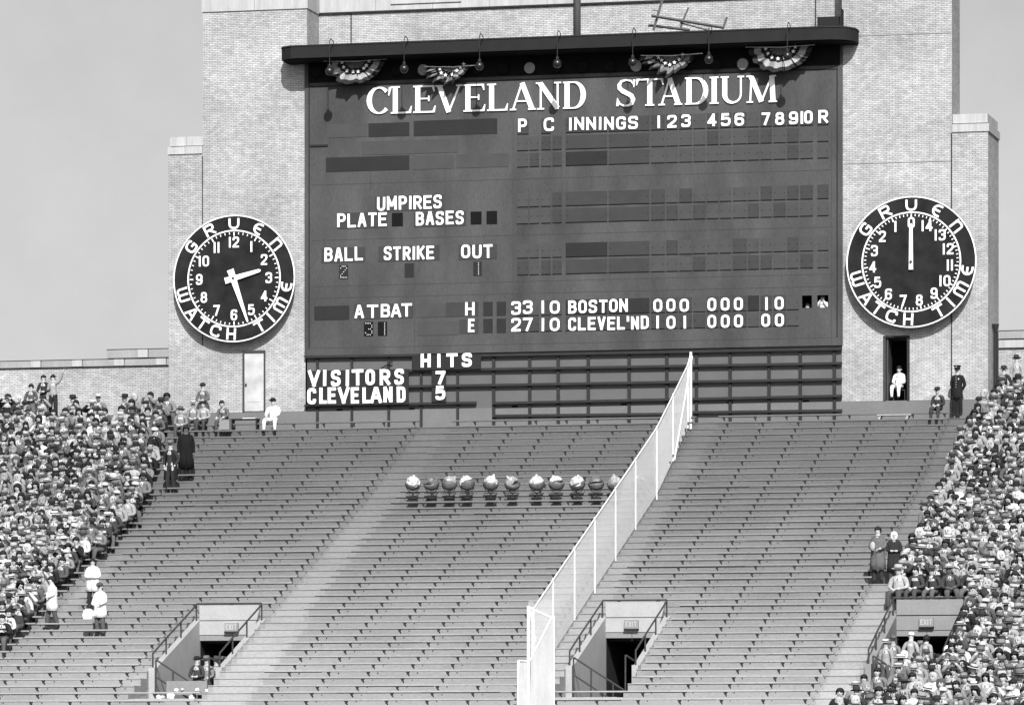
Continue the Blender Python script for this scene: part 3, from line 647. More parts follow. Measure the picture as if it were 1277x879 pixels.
# ------------------------------------------------------------------ canopy
CY = -1.38
zc1 = W(700, 46.5, CY).z; zc0 = zc1-.43
x0c, x1c = WX(357, -.3), WX(1068, -.5)
plan = [(x0c, 0), (x0c, -.9), (x0c+.15, -1.15), (x0c+.5, CY)]
for i in range(7): a = R(90*i/6); plan.append((x1c-1.0+1.0*math.sin(a), CY+.9-.9*math.cos(a)))
plan.append((x1c, 0))
cp = thing('canopy', 'long dark rounded canopy over the top of the scoreboard', 'canopy', ((x0c+x1c)/2, -.6, zc0))
m_ = MB(); m_.rings([[(x, y, zc0) for x, y in plan], [(x, y, zc1) for x, y in plan]]); wpart('fascia', m_, M_CANOPY, cp)
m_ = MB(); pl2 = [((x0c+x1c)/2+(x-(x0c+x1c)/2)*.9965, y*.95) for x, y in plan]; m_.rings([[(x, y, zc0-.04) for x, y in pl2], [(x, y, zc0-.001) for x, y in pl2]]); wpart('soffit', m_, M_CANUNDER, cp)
m_ = MB(); pl3 = [((x0c+x1c)/2+(x-(x0c+x1c)/2)*1.002, y*1.02) for x, y in plan]; m_.rings([[(x, y, zc1+.001) for x, y in pl3], [(x, y, zc1+.05) for x, y in pl3]]); wpart('roof_edge', m_, M_DARKF, cp)
m_ = MB(); m_.box(XB+.05, XC_-.05, .0, 1.58, zc0, zc1-.01); wpart('roof_deck', m_, M_CANOPY, cp)
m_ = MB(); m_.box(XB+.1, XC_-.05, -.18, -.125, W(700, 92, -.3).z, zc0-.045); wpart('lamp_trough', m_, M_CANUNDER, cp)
for i in range(19):
    px = 395+i*33.2; lit = i in (4, 8, 12, 16)  # sun on these few reflectors is put in as a paler colour
    p = W(px, 90-(px-395)*.0185, -.3); l = MB(); n = 14
    l.rings([[(p.x+r_*math.cos(2*math.pi*j/n), yy, p.z+r_*math.sin(2*math.pi*j/n)) for j in range(n)] for r_, yy in ((.1, -.15), (.17, -.2), (.21, -.32), (.18, -.30))])
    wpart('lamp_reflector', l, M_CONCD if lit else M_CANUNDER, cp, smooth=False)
# box on the right end of the canopy roof
bx = thing('roof_box', 'small dark metal box on the right end of the canopy roof', 'box', (W(1035, 33, -.6).x, -.6, zc1+.05))
m_ = MB(); m_.box(-.43, .36, -.2, .35, 0, .42); m_.rings([[(.37, y, 0), (.45, y, 0), (.45, y, .72)] for y in (-.2, .3)]); build('box_body', m_, M_CANOPY, bx)
# bulbs
for i, (px, py) in enumerate(((411, 89), (504, 86), (598, 82.5), (695, 79.5), (789, 77.8), (884, 74), (982, 70))):
    p = W(px, py, -2.0); t = thing('globe_lamp', 'round dark globe lamp on a hooked rod, '+ordn(i)+' from the left along the canopy', 'lamp', p, 'globe lamps hanging in front of the canopy')
    m_ = MB(); m_.sphere((0, 0, 0), .165, 16, 10); build('globe', m_, M_GLOSS, t, True)
    m_ = MB(); m_.lathe((0, 0, .13), [(.05, 0), (.06, .08), (.03, .13)], 8); build('socket', m_, M_WOODD, t)
    zt2 = zc1-p.z; m_ = MB(); m_.path([(0, 0, .2), (0, 0, zt2+.05), (.02, .08, zt2+.16), (.0, .5, zt2+.12), (0, .55, zt2+.03), (0, .64, zt2-.2)], .016, 5); build('rod', m_, M_WOODD, t)
# bunting
def bunting(px, py, wpx, dpx, lab, squash=0, seed=1, Y=-.62):
    p = W(px, py, Y); s = 1/34.6; hw, hd = wpx*s/2, dpx*s
    t = thing('bunting', lab, 'bunting', p, 'flag buntings under the canopy'); rr = random.Random(seed)
    ringsR = [(.02, .34, M_B1), (.34, .62, M_B2), (.62, .84, M_WHITE), (.84, 1.0, M_B3)]
    n = 32
    def pt(r_, i):
        a = math.pi*i/n; pl = (.055 if i % 2 else -.055)*r_; c, s_ = math.cos(a), math.sin(a)
        sag = .10*abs(c)*(1-r_)
        x = -c*hw*r_*(1-squash*.5*(c < 0)); z = -s_**1.2*hd*r_-sag*0
        wr = r_*(.07*math.sin(i*1.7+seed+r_*5)+.06*math.sin(i*.9*seed)+.05*math.sin(i*.35+seed))*(1+squash); pl += wr; z += wr*.6
        return (x+.4*wr, pl-.12*r_*s_, z+(squash*.35*hd*r_ if c < 0 else 0)*s_)
    for a, b, mm in ringsR:
        m = MB(); rs = [[pt(a+(b-a)*q/3, i) for i in range(n+1)] for q in range(4)]
        for q in range(3):
            for i in range(n): m.poly([rs[q][i], rs[q][i+1], rs[q+1][i+1], rs[q+1][i]])
        o = build('cloth_band', m, (M_BW if squash < .3 else M_BWD) if mm is M_WHITE else mm, t)
        if mm is M_B2:
            for i in range(3, n, 4):
                c = Vector(pt(.48, i)); m = MB(); r1, r2 = .085, .035
                pts = [(c.x+(r1 if j % 2 == 0 else r2)*math.sin(j*math.pi/5), c.y-.075, c.z+(r1 if j % 2 == 0 else r2)*math.cos(j*math.pi/5)) for j in range(10)]
                m.rings([pts, [(x, y+.02, z) for x, y, z in pts]]); build('star', m, M_WHITE, o)
    m = MB(); m.path([(-hw*1.05, -.03, .02), (0, -.03, -.03), (hw*1.05, -.03, .02)], .015, 5); build('cord', m, M_WHITE, t)
M_BWD = mat('bunting_white_shaded', .24, .9, .3, 6); M_BW = mat('bunting_white', .36, .9, .15, 8); M_B1 = mat('bunting_grey', .13, .9, .1, 8); M_B2 = mat('bunting_blue', .02, .9, .1, 8); M_B3 = mat('bunting_red', .035, .9, .1, 8)  # shade on the squashed pieces is put into a darker white
bunting(443, 76, 80, 30, 'fan shaped flag bunting at the left end of the canopy')
bunting(566, 83, 74, 24, 'half collapsed flag bunting above the letters of Cleveland', .9, 3)
bunting(838, 69, 76, 26, 'rumpled flag bunting above the middle of the word Stadium', .5, 5)
bunting(973, 58.5, 84, 32, 'wide flag bunting at the right end of the canopy', 0, 7)
# wooden ladder frame lying on the roof
lf = thing('timber_frame', 'broken wooden ladder frame lying on the canopy roof', 'timber', W(860, 30, -.4))
for (xa_, ya_, xb_, yb_, r_, ya2, yb2) in ((815, 38, 826, 0, .05, -.4, -.2), (812.5, 20, 903, 35, .055, -.5, -.5), (808.5, 32, 860, 38, .05, -.1, -.3), (851, 28, 858.5, 10, .035, -.5, -.4), (902, 35, 906.5, 22, .045, -.5, -.4), (848.5, 29, 885, 38.5, .03, -.4, -.6), (849, 37, 850.5, 28, .04, -.4, -.4), (814, 13, 820, 13.5, .02, -.3, -.3)):
    a, b = W(xa_, ya_, ya2), W(xb_, yb_, yb2); m_ = MB(); m_.tube(a-lf.location, b-lf.location, r_, 4); build('timber', m_, mat('old_timber', .11, .9, .15, 6), lf)

# ------------------------------------------------------------------ clocks
def clock(cxp, cyp, lab, kind):
    c = W(cxp, cyp, -.5); RR = 2.355; t = thing('clock', lab, 'clock', c)
    n = 72; circ = lambda r_, y: [(r_*math.cos(2*math.pi*i/n), y, r_*math.sin(2*math.pi*i/n)) for i in range(n)]
    m = MB(); m.rings([circ(RR-.02, .12), circ(RR-.02, 0)]); build('dial', m, M_CLOCK, t)
    def ring(r0, r1, name, y=-.03):
        m = MB(); m.rings([circ(r0, .005), circ(r0, y), circ(r1, y), circ(r1, .005)], cap=False); build(name, m, M_LETTER, t)
    ring(RR-.03, RR+.012, 'rim'); ring(RR*.748, RR*.77, 'ring')
    m = MB()
    for x, z in ((-1.3, -1.3), (1.3, -1.3), (-1.3, 1.3), (1.3, 1.3)): m.tube((x, .12, z), (x, .52, z), .05)
    build('bracket', m, M_METAL, t)
    RL = (('G', -54, 1), ('R', -27.5, 1), ('u', 0, 1), ('e', 27, 1), ('n', 53, 1), ('w', -106, 1), ('A', -127.5, 1), ('T', -143.5, 1), ('C', -159.5, 1), ('H', -177, 1), ('T', 150.5, 1), ('I', 136, 1), ('m', 119.5, 1), ('e', 100, 1))
    for ch, a, _ in RL:
        bot = abs(a) > 90; hgt = .44; wd = {'I': .09, 'm': .52, 'w': .52, 'T': .42, 'H': .36, 'u': .42, 'e': .40, 'n': .36, 'C': .40}.get(ch, .40)
        me = glyph(ch, wd, hgt, .076, 6, .03)
        ang = R(a)+(math.pi if bot else 0)              # clockwise rotation
        cen = Vector((math.sin(R(a)), 0, math.cos(R(a))))*RR*.875
        rot = Matrix.Rotation(ang, 4, 'Y'); off = rot @ Vector((-wd/2, 0, -hgt/2))
        o = link('letter', me, t, cen+off+Vector((0, -.003, 0)), (0, ang, 0))
    nums = [(str(i if i else 12), i*30) for i in range(12)] if kind == 12 else [(str(i), -24*i) for i in range(15)]
    nt_ = 60 if kind == 12 else 75
    m = MB()
    for i in range(nt_):
        a = 2*math.pi*i/nt_; big = i % 5 == 0; r0, r1, hw = (RR*.675, RR*.735, .022) if big else (RR*.70, RR*.733, .015)
        d = Vector((math.sin(a), 0, math.cos(a))); s_ = Vector((d.z, 0, -d.x))
        q = [d*r0-s_*hw, d*r1-s_*hw, d*r1+s_*hw, d*r0+s_*hw]
        m.rings([[(p.x, 0.004, p.z) for p in q], [(p.x, -.02, p.z) for p in q]])
    build('minute_marks', m, M_LETTER, t, kind='stuff')
    for s_, a in nums:
        rr = RR*(.575 if kind == 12 else .60); cx_, cz_ = math.sin(R(a))*rr, math.cos(R(a))*rr; h_ = .40; wd = .25
        ws = [.08 if c_ == '1' else wd for c_ in s_]; tot = sum(ws)+.07*(len(s_)-1); x = cx_-tot/2
        for c_, w__ in zip(s_, ws):
            link('numeral', glyph(c_, w__, h_, .066, 5, .03), t, (x, -.003, cz_-h_/2)); x += w__+.07
    def hand(ang, r0, r1, w0, w1, y):
        d = Vector((math.sin(R(ang)), 0, math.cos(R(ang)))); s_ = Vector((d.z, 0, -d.x)); m = MB()
        q = [d*r0-s_*w0, d*r1-s_*w1, d*(r1+w1)-s_*w1*.4, d*(r1+w1)+s_*w1*.4, d*r1+s_*w1, d*r0+s_*w0]
        m.rings([[(p.x, y, p.z) for p in q], [(p.x, y-.03, p.z) for p in q]]); build('hand', m, M_LETTER, t)
    if kind == 12: hand(75, -.34, 1.03, .115, .06, -.07); hand(161, -.34, 1.70, .13, .035, -.11)
    else: hand(0, -.28, 1.32, .078, .06, -.07)
    m = MB(); m.lathe((0, 0, 0), [(.05, -.0), (.05, .1)], 10); o = build('hub', m, M_METAL, t); o.rotation_euler = (R(90), 0, 0); o.location = (0, -.06, 0)
clock(292, 347.5, 'black twelve-hour wall clock with two white hands on the left tower', 12)
clock(1136.5, 326.8, 'black single-handed dial counting nought to fourteen on the right tower', 15)

# ------------------------------------------------------------------ fence
FX = 7.30
fn = thing('chain_link_fence', 'white chain-link fence climbing the bleachers beside the middle stairs', 'fence', (FX, -10, 15))
def fx(y): return FX-.28*max(0, (y+9)/7.6)
def fp(name, mb, m, **k): return wpart(name, mb, m, fn, **k)
KE = 40.6
def zs(y): return zt(max(0, (-y-1.44)/TR))+.0
def ztop(y): return zs(y)+(2.30 if y < -2 else 2.5)
ys = [-1.42]+[ry(k)-.4 for k in (1.0, 5.9, 11.1, 16.6, 21.5, 26.4, 31, 35.7)]+[ry(KE)]
m_ = MB(); 
for i, y in enumerate(ys):
    p = MB(); p.tube((fx(y), y, zs(y)-.3), (fx(y), y, ztop(y)+.06),   .028 if 0 < i < len(ys)-1 else .05, 8); fp('post', p, M_FENCE)
for a, b in zip(ys, ys[1:]):
    p = MB(); p.tube((fx(a), a, ztop(a)), (fx(b), b, ztop(b)), .026, 6); fp('top_rail', p, M_FENCE)
p = MB(); p.tube((fx(ys[2])+.05, ys[2], zs(ys[2])), (fx(ys[0])+.05, ys[0], ztop(ys[0])-.1), .03); fp('brace', p, M_FENCE)
def mesh_plane(m, pt, s0, s1, h, pitch, r_, bot=lambda s: 0, top=None):
    """diamond wires in plane pt(s,z); between bot(s) and top(s)"""
    ln = s1-s0; H = h
    k = s0-H
    while k < s1:
        for sg in (1, -1):
            pts = []
            for q in range(0, 2):
                pass
            a_s, a_h, b_s, b_h = (k, 0, k+H, H) if sg == 1 else (k, H, k+H, 0)
            # clip in s
            if b_s <= s0 or a_s >= s1: continue
            t0 = max(0, (s0-a_s)/(b_s-a_s)); t1 = min(1, (s1-a_s)/(b_s-a_s))
            seg = 4; P_ = [pt(a_s+(b_s-a_s)*t, a_h+(b_h-a_h)*t) for t in (t0+(t1-t0)*i/seg for i in range(seg+1))]
            for A_, B_ in zip(P_, P_[1:]): m.tube(A_, B_, r_, 3, cap=False)
        k += pitch
m_ = MB(); mesh_plane(m_, lambda s, h: (fx(-s), -s, zs(-s)+h), -ys[0], -ys[-1], 2.28, .10, .0046); fp('wire_mesh', m_, M_FENCE, kind='stuff')
# end panels facing the field with white screening
yE = ys[-1]
gp = thing('screened_gate', 'white screened gate panel at the lower end of the fence', 'gate', (FX, yE, zs(yE)-1))
def gpp(name, mb, m, **k): return wpart(name, mb, m, gp, **k)
def g2(px, py, Y): return W(px, py, Y)
Y1 = ry(45.5); M_SCREEN = mat('screen_cloth', .46, .8, .12, 2.5, stretch=(3, 1, .4))
for (a, b, r_) in (((659, 757), (688, 770), .035), ((688, 770), (661, 823), .03), ((661, 760), (668, 800), .02), ((659, 755), (659, 915), .05), ((690.5, 768), (690.5, 915), .035), ((646.5, 823), (646.5, 915), .04), ((646.5, 823), (660, 824), .02)):
    A_, B_ = g2(*a, Y1), g2(*b, Y1); m_ = MB(); m_.tube(A_, B_, r_, 6); gpp('gate_bar', m_, M_FENCE)
m_ = MB(); q = [g2(x, y, Y1-.05) for x, y in ((690, 771), (690, 915), (660, 915), (662, 824))]; m_.rings([[tuple(p) for p in q], [(p.x, p.y-.01, p.z) for p in q]])
q = [g2(x, y, Y1-.02) for x, y in ((659, 826), (659, 915), (647, 915), (647, 826))]; m_.rings([[tuple(p) for p in q], [(p.x, p.y-.01, p.z) for p in q]]); gpp('screen', m_, M_SCREEN)
m_ = MB(); a0 = g2(659, 830, Y1)
mesh_plane(m_, lambda s, h: (s, Y1, g2(670, 830, Y1).z+h), g2(659, 800, Y1).x, g2(689, 800, Y1).x, 2.0, .06, .0045); gpp('wire_mesh', m_, M_FENCE, kind='stuff')

# ------------------------------------------------------------------ vomitories (entrance tunnels)
def vom(i, xa, xb, mm, lab, open_gate, lit):
    yb, yf = fe(VK0-1)-.004, fe(VK1); zb0, zf = zo(VK0-1), zo(VK1)
    t = thing('entrance_tunnel', lab, 'tunnel', ((xa+xb)/2, (yb+yf)/2, zf-2), 'tunnel entrances in the bleachers')
    def vp(name, mb, m, **k): return wpart(name, mb, m, t, **k)
    pw = .2; zfl = zf-1.75; kf = VK1-3.0; yfp = ry(kf)
    for (a, b) in ((xa, xa+pw), (xb-pw, xb)):       # side parapets, top follows the rake
        m = MB(); zb_t, zf_t = zo(VK0)+.30, zo(kf)+.30
        m.rings([[(x, yb, zfl), (x, yb, zb_t), (x, yfp, zf_t), (x, yfp-.25, zf_t), (x, yfp-.25, zfl)] for x in (a, b)]); vp('side_wall', m, mm)
        m = MB(); m.box(a+.003, b-.003, yf, yfp-.255, zfl, zo(VK1)-.02); vp('low_wall', m, mm)
    m = MB(); m.box(xa+pw, xb-pw, yb-.09, yb+.28, zb0-.45, zb0-.001); vp('header_beam', m, mm)
    m = MB(); m.box(xa+pw, xb-pw, yb-.06, yb+.5, zb0-.64, zb0-.452); vp('lintel', m, M_CONCD)
    m = MB(); m.box(xa+pw, xb-pw, yb-.10, yb-.024, zb0+.035, zo(VK0)+.30+.47); vp('guard_panel', m, mm)
    m = MB(); m.box(xa+pw, xb-pw, yb-.07, yb-.024, zb0+.0, zb0+.034); vp('panel_gap', m, M_DARKF if i == 2 else M_CONCD)
    # inside: walls, ramp floor and dark ceiling running back
    D = 7.0
    m = MB(); m.box(xa-.1, xa+pw-.004, yb, yb+D, zfl-.5, zb0-.7); m.box(xb-pw+.004, xb+.1, yb, yb+D, zfl-.5, zb0-.7); m.box(xa, xb, yb+D, yb+D+.2, zfl-.5, zb0-.7); m.box(xa, xb, yb+.3, yb+D, zb0-.72, zb0-.6); vp('tunnel_wall', m, mat('tunnel_black', .03, .9, .1, 2))  # tunnel walls and ceiling share one near-black colour
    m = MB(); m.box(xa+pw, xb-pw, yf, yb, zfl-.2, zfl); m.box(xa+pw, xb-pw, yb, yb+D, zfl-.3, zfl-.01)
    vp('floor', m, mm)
    m = MB(); m.box(xa+pw, xb-pw, yf-.0, yf+.15, zfl, zo(VK1)-.01); vp('front_wall', m, mm)
    # exit sign
    sx = (xa+xb)/2-.1 if i else (xa+xb)/2+.1; m = MB(); m.box(sx-.23, sx+.23, yb-.19, yb-.091, zb0-.34, zb0-.06); s_ = build('exit_sign', m, M_CONCD, t); s_.matrix_parent_inverse = Matrix.Translation(-Vector(t.location))
    m = MB(); m.box(sx-.24, sx+.24, yb-.23, yb-.091, zb0-.39, zb0-.342); m.tube((sx, yb-.05, zb0-.45), (sx, yb-.05, zb0-.75), .015); vp('sign_box', m, M_DARKF)
    x = sx-.19
    for c_ in 'EXIT':
        w__ = .04 if c_ == 'I' else .085; m = MB(); th_ = .032
        if c_ == 'X':
            ribbon(m, [(0, 0), (w__, .18)], False, th_, .006); ribbon(m, [(w__, 0), (0, .18)], False, th_, .008); me = m.mesh('letter', M_COPE)
        else:
            me = glyph(c_, w__, .18, th_, 1, .008).copy(); me.materials.clear(); me.materials.append(M_COPE)
        o = link('letter', me, t, (x, yb-.191, zb0-.29)); o.matrix_parent_inverse = Matrix.Translation(-Vector(t.location)); x += w__+.025
    # railings
    def rail_(pts, posts):
        m = MB(); m.path(pts, .032, 6); vp('handrail', m, M_METAL)
        for a in posts: m = MB(); m.tube(a[0], a[1], .028, 6); vp('rail_post', m, M_METAL)
    hz = .52
    ztp = lambda y, s=.42: zo(VK0)+.30+(zo(kf)-zo(VK0))*((y-yb)/(yfp-yb))
    for x in (xa+.1, xb-.1):
        yy = [yb-.12+(yfp-yb)*q for q in (0, .36, .7, 1.0)]
        rail_([(x, y, ztp(y)+hz*(1 if q < 3 else .95)) for q, y in enumerate(yy)], [((x, y, ztp(y)-.05), (x, y, ztp(y)+hz)) for y in yy])
    rail_([(xa+.1, yb-.12, ztp(yb)+hz), (xb-.1, yb-.12, ztp(yb)+hz)], [])
    if open_gate:
        yg = yfp-.35; xs0 = xa+pw+.08
        rail_([(xs0, yg, zo(kf)+.55), (xs0+1.6, yg+.2, zo(kf)-.5)], [((xs0, yg, zfl), (xs0, yg, zo(kf)+.55)), ((xs0+.55, yg+.07, zfl), (xs0+.55, yg+.07, zo(kf)+.19)), ((xs0+1.25, yg+.1, zfl), (xs0+1.25, yg+.1, zo(kf)-.25))])
        rail_([(xs0, yg, zo(kf)+.0), (xs0+1.2, yg+.2, zo(kf)-.8)], [])
        rail_([(xb-pw-.15, yg, zo(kf)+.6), (xb-pw-.0, yg+.4, zo(kf)+.45)], [((xb-pw-.18, yg, zfl), (xb-pw-.18, yg, zo(kf)+.62))])
    return t, zfl, yfp
v0 = vom(0, *VOMS[0], M_CONC, 'concrete stair entrance with men standing in it, lower left', True, True)
v1 = vom(1, *VOMS[1], M_CONC, 'empty concrete stair entrance beside the fence, lower middle', True, True)
v2 = vom(2, *VOMS[2], M_CONCD, 'dull concrete stair entrance crowded with people, lower right', True, False)
# low board with scraps of paper across the left entrance
yg = v0[2]-.75; bp_ = thing('barrier_board', 'low grey board with paper scraps across the left entrance', 'barrier', W(234, 868, yg))
m_ = MB(); a, b = W(208, 866, yg), W(258.5, 848.5, yg); m_.box(a.x-bp_.location.x, b.x-bp_.location.x, -.04, .04, a.z-bp_.location.z, b.z-bp_.location.z); build('board', m_, M_CONCD, bp_)
for j, (px, py, s_) in enumerate(((220, 860, 3), (227, 859, 2), (246, 859.5, 3), (259, 860.5, 3.2), (212, 867.5, 6), (198, 869, 4), (239, 869, 4.5), (203, 869, 3))):
    p = W(px, py, yg-.08-.03*j); s = s_/36; m_ = MB(); rr = random.Random(j)
    m_.poly([(p.x+s*math.cos(a+rr.uniform(-.4, .4)), p.y+rr.uniform(-.03, .03), p.z+s*.8*math.sin(a)) for a in (.3, 1.4, 2.6, 3.7, 5.2)])
    m_.poly([(p.x+s*.8*math.cos(a+rr.uniform(-.4, .4)), p.y-.03+rr.uniform(-.03, .03), p.z+s*.6*math.sin(a)) for a in (.9, 2.4, 3.9, 5.6)])
    o = build('paper_scrap', m_, M_PAPER); o['label'] = ['small paper scrap stuck high on the left of the barrier board', 'thin paper scrap beside the small high one on the barrier board', 'paper scrap stuck on the middle of the barrier board', 'paper scrap stuck on the right end of the barrier board', 'largest round paper heap under the barrier board', 'paper heap left of the largest heap under the barrier board', 'paper heap under the right half of the barrier board', 'small paper between the two left heaps'][j]; o['category'] = 'litter'; o['group'] = 'paper scraps at the left entrance'

# ------------------------------------------------------------------ round floodlights on the benches
def flood(px, i):
    k = 12; Y = ry(13)-.15; c = W(px, 602.5, Y); zb = W(px, 621, Y).z-c.z
    lab = 'round glass floodlight on a yoke stand, '+ordn(i)+' from the left in the row'
    t = thing('floodlight', lab, 'floodlight', c, 'floodlights standing on the benches'); rr = random.Random(i*7+1)
    tilt = rr.uniform(-.5, .5)
    m = MB(); r_ = .265; n = 20
    prof = [(.02, -r_)]+[(r_*math.sin(a), -r_*math.cos(a)) for a in [.25, .5, .8, 1.1, 1.4, 1.65]]
    m.lathe((0, 0, 0), prof, n); o = build('reflector_bowl', m, M_BOWL, t, True); o.rotation_euler = (R(rr.uniform(-15, 25)), R(rr.uniform(-20, 20)), 0)
    # crumpled bright cover on top
    m = MB(); prof = []
    rings = []
    for a in (0, .25, .5, .75, 1.0, 1.25, 1.45):
        rad = r_*.97*math.cos(a) if a < 1.25 else r_*.22*(1.75-a)/.5; z = r_*.95*math.sin(a)+(.07 if a > 1.3 else 0)
        rings.append([((rad*(1+rr.uniform(-.13, .10)))*math.cos(2*math.pi*j/16), (rad*(1+rr.uniform(-.13, .1)))*math.sin(2*math.pi*j/16), z+rr.uniform(-.03, .03)) for j in range(16)])
    m.rings(rings); v = rr.choice([0, 0, 0, 1]) if i != 1 and i != 9 else 2
    o = build('cover', m, [M_FLA, M_FLB, M_BOWL][v], t, False); o.rotation_euler = (R(rr.uniform(10, 40)), R(rr.uniform(-25, 25)), rr.uniform(0, 6))
    m = MB()
    m.path([(-.27, 0, .02), (-.27, 0, -.08), (-.16, 0, -.27), (0, 0, -.33), (.16, 0, -.27), (.27, 0, -.08), (.27, 0, .02)], .014, 5)
    m.box(-.24, .24, -.04, .04, -.36, -.33); m.tube((0, 0, -.34), (0, 0, zb), .03); build('yoke', m, M_DARKF, t)
    m = MB(); m.lathe((0, 0, zb-.03), [(.19, 0), (.2, .05), (.08, .08)], 12); build('base', m, M_DARKF, t)
    m = MB(); m.path([(.1, -.05, zb+.04), (.25, -.1, -.38), (.1, -.12, -.45), (-.1, -.1, -.42), (-.22, -.1, zb+.02), (-.3, -.05, zb-.1)], .007, 4); build('cable', m, M_DARKF, t)
M_BOWL = mat('lamp_bowl', .12, .5, .4, 9, spec=.4)
M_FLA = mat('lamp_cover_bright', .55, .55, .7, 9, spec=.3); M_FLB = mat('lamp_cover_grey', .3, .35, .5, 9, spec=.8)
for i, px in enumerate((515, 538, 560.5, 582.5, 612, 639, 669.5, 694, 720, 743.5, 767, 797)): flood(px, i)

# ------------------------------------------------------------------ people
def skin_body(joints, name, fingers=True, face=True, shirt=True, darkskin=False, trouser_white=False):
    """joints: dict name -> (parent, (x,y,z), rx, ry)"""
    names = list(joints); idx = {n: i for i, n in enumerate(names)}
    me = bpy.data.meshes.new('tmp'); me.from_pydata([joints[n][1] for n in names], [(idx[joints[n][0]], idx[n]) for n in names if joints[n][0]], [])
    o = bpy.data.objects.new('tmp', me); COL.objects.link(o)
    sk = o.modifiers.new('s', 'SKIN'); sk.branch_smoothing = .6; sk.use_smooth_shade = True
    # skin layer
    bm = bmesh.new(); bm.from_mesh(me); lay = bm.verts.layers.skin.verify(); bm.verts.ensure_lookup_table()
    for n in names:
        v = bm.verts[idx[n]]; v[lay].radius = (joints[n][2], joints[n][3]); v[lay].use_root = (n == 'pelvis')
    bm.to_mesh(me); bm.free()
    su = o.modifiers.new('u', 'SUBSURF'); su.levels = 1; su.render_levels = 1
    dg = bpy.context.evaluated_depsgraph_get(); ev = o.evaluated_get(dg); m2 = bpy.data.meshes.new_from_object(ev)
    bpy.data.objects.remove(o)
    REG = {'head': 1, 'skull': 1, 'jaw': 1, 'neck': 1, 'hand': 1, 'knee': 2, 'ankle': 2, 'hip': 2, 'toe': 3}
    def reg(n):
        for k_, r_ in REG.items():
            if n.startswith(k_): return r_
        return 0
    segs = []
    for n in names:
        p = joints[n][0]
        if p: segs.append((Vector(joints[p][1]), Vector(joints[n][1]), reg(n)))
    mats_ = [M_COAT, M_SKIND if darkskin else M_SKIN, M_COAT if trouser_white else M_TROU, M_SHOE, M_HAIR, M_SHIRT]
    m2.materials.clear()
    for x in mats_: m2.materials.append(x)
    for f in m2.polygons:
        c = f.center; best = (9e9, 0)
        for a, b, r_ in segs:
            ab = b-a; t = max(0, min(1, (c-a).dot(ab)/max(ab.length_squared, 1e-9))); d = (c-a-ab*t).length_squared
            if d < best[0]: best = (d, r_)
        f.material_index = best[1]; f.use_smooth = True
    bm = bmesh.new(); bm.from_mesh(m2); bm.normal_update(); bvh = BVHTree.FromBMesh(bm)
    def patch(pts, mi, lift=.006, d=(0, -1, 0)):
        vs_ = []
        for p in pts:
            h = bvh.ray_cast(Vector(p)+Vector(d)*1.2, -Vector(d))
            q = h[0] if h[0] is not None else Vector(p); vs_.append(bm.verts.new(q+Vector(d)*lift))
        try: f = bm.faces.new(vs_); f.material_index = mi; f.smooth = False
        except Exception: pass
    hd = Vector(joints['head'][1]); fw = Vector((0, -1, 0)); hx = .034
    if face:
        for s in (-1, 1):
            c = hd+Vector((s*hx, 0, .012)); patch([c+Vector((-.017, 0, -.009)), c+Vector((.017, 0, -.009)), c+Vector((.018, 0, .010)), c+Vector((-.018, 0, .010))], 4)
            c = hd+Vector((s*hx, 0, .034)); patch([c+Vector((-.02, 0, -.004)), c+Vector((.02, 0, -.004)), c+Vector((.02, 0, .006)), c+Vector((-.02, 0, .006))], 4, .008)  # brow quads also paint in the shade over the eyes
        c = hd+Vector((0, 0, -.062)); patch([c+Vector((-.022, 0, -.005)), c+Vector((.022, 0, -.005)), c+Vector((.022, 0, .005)), c+Vector((-.022, 0, .005))], 4)
        # nose and ears
        h = bvh.ray_cast(hd+Vector((0, -1.2, -.01)), Vector((0, 1, 0)))
        if h[0] is not None:
            y = h[0].y; a = [bm.verts.new((hd.x+x, y+yy, hd.z+z)) for x, yy, z in ((-.016, .004, -.032), (.016, .004, -.032), (0, .003, .02), (0, -.026, -.028))]
            for q in ((0, 3, 2), (1, 2, 3), (0, 1, 3)): bm.faces.new([a[i] for i in q]).material_index = 1
        for s in (-1, 1):
            ex = joints['head'][2]+.003
            a = [bm.verts.new((hd.x+s*(ex+dx), hd.y+dy, hd.z+dz)) for dx, dy, dz in ((0, -.015, -.03), (.012, .01, -.025), (.014, .012, .02), (0, -.012, .025))]
            bm.faces.new(a).material_index = 1
    if shirt:
        ch = Vector(joints['chest'][1]); nb = Vector(joints['neckbase'][1])
        patch([nb+Vector((-.045, 0, -.01)), nb+Vector((.045, 0, -.01)), (ch+nb)/2+Vector((.035, 0, 0)), ch+Vector((0, 0, -.02)), (ch+nb)/2+Vector((-.035, 0, 0))], 5, .01)
        patch([nb+Vector((-.010, 0, -.03)), nb+Vector((.010, 0, -.03)), ch+Vector((.012, 0, .02)), ch+Vector((-.012, 0, .02))], 4, .02)
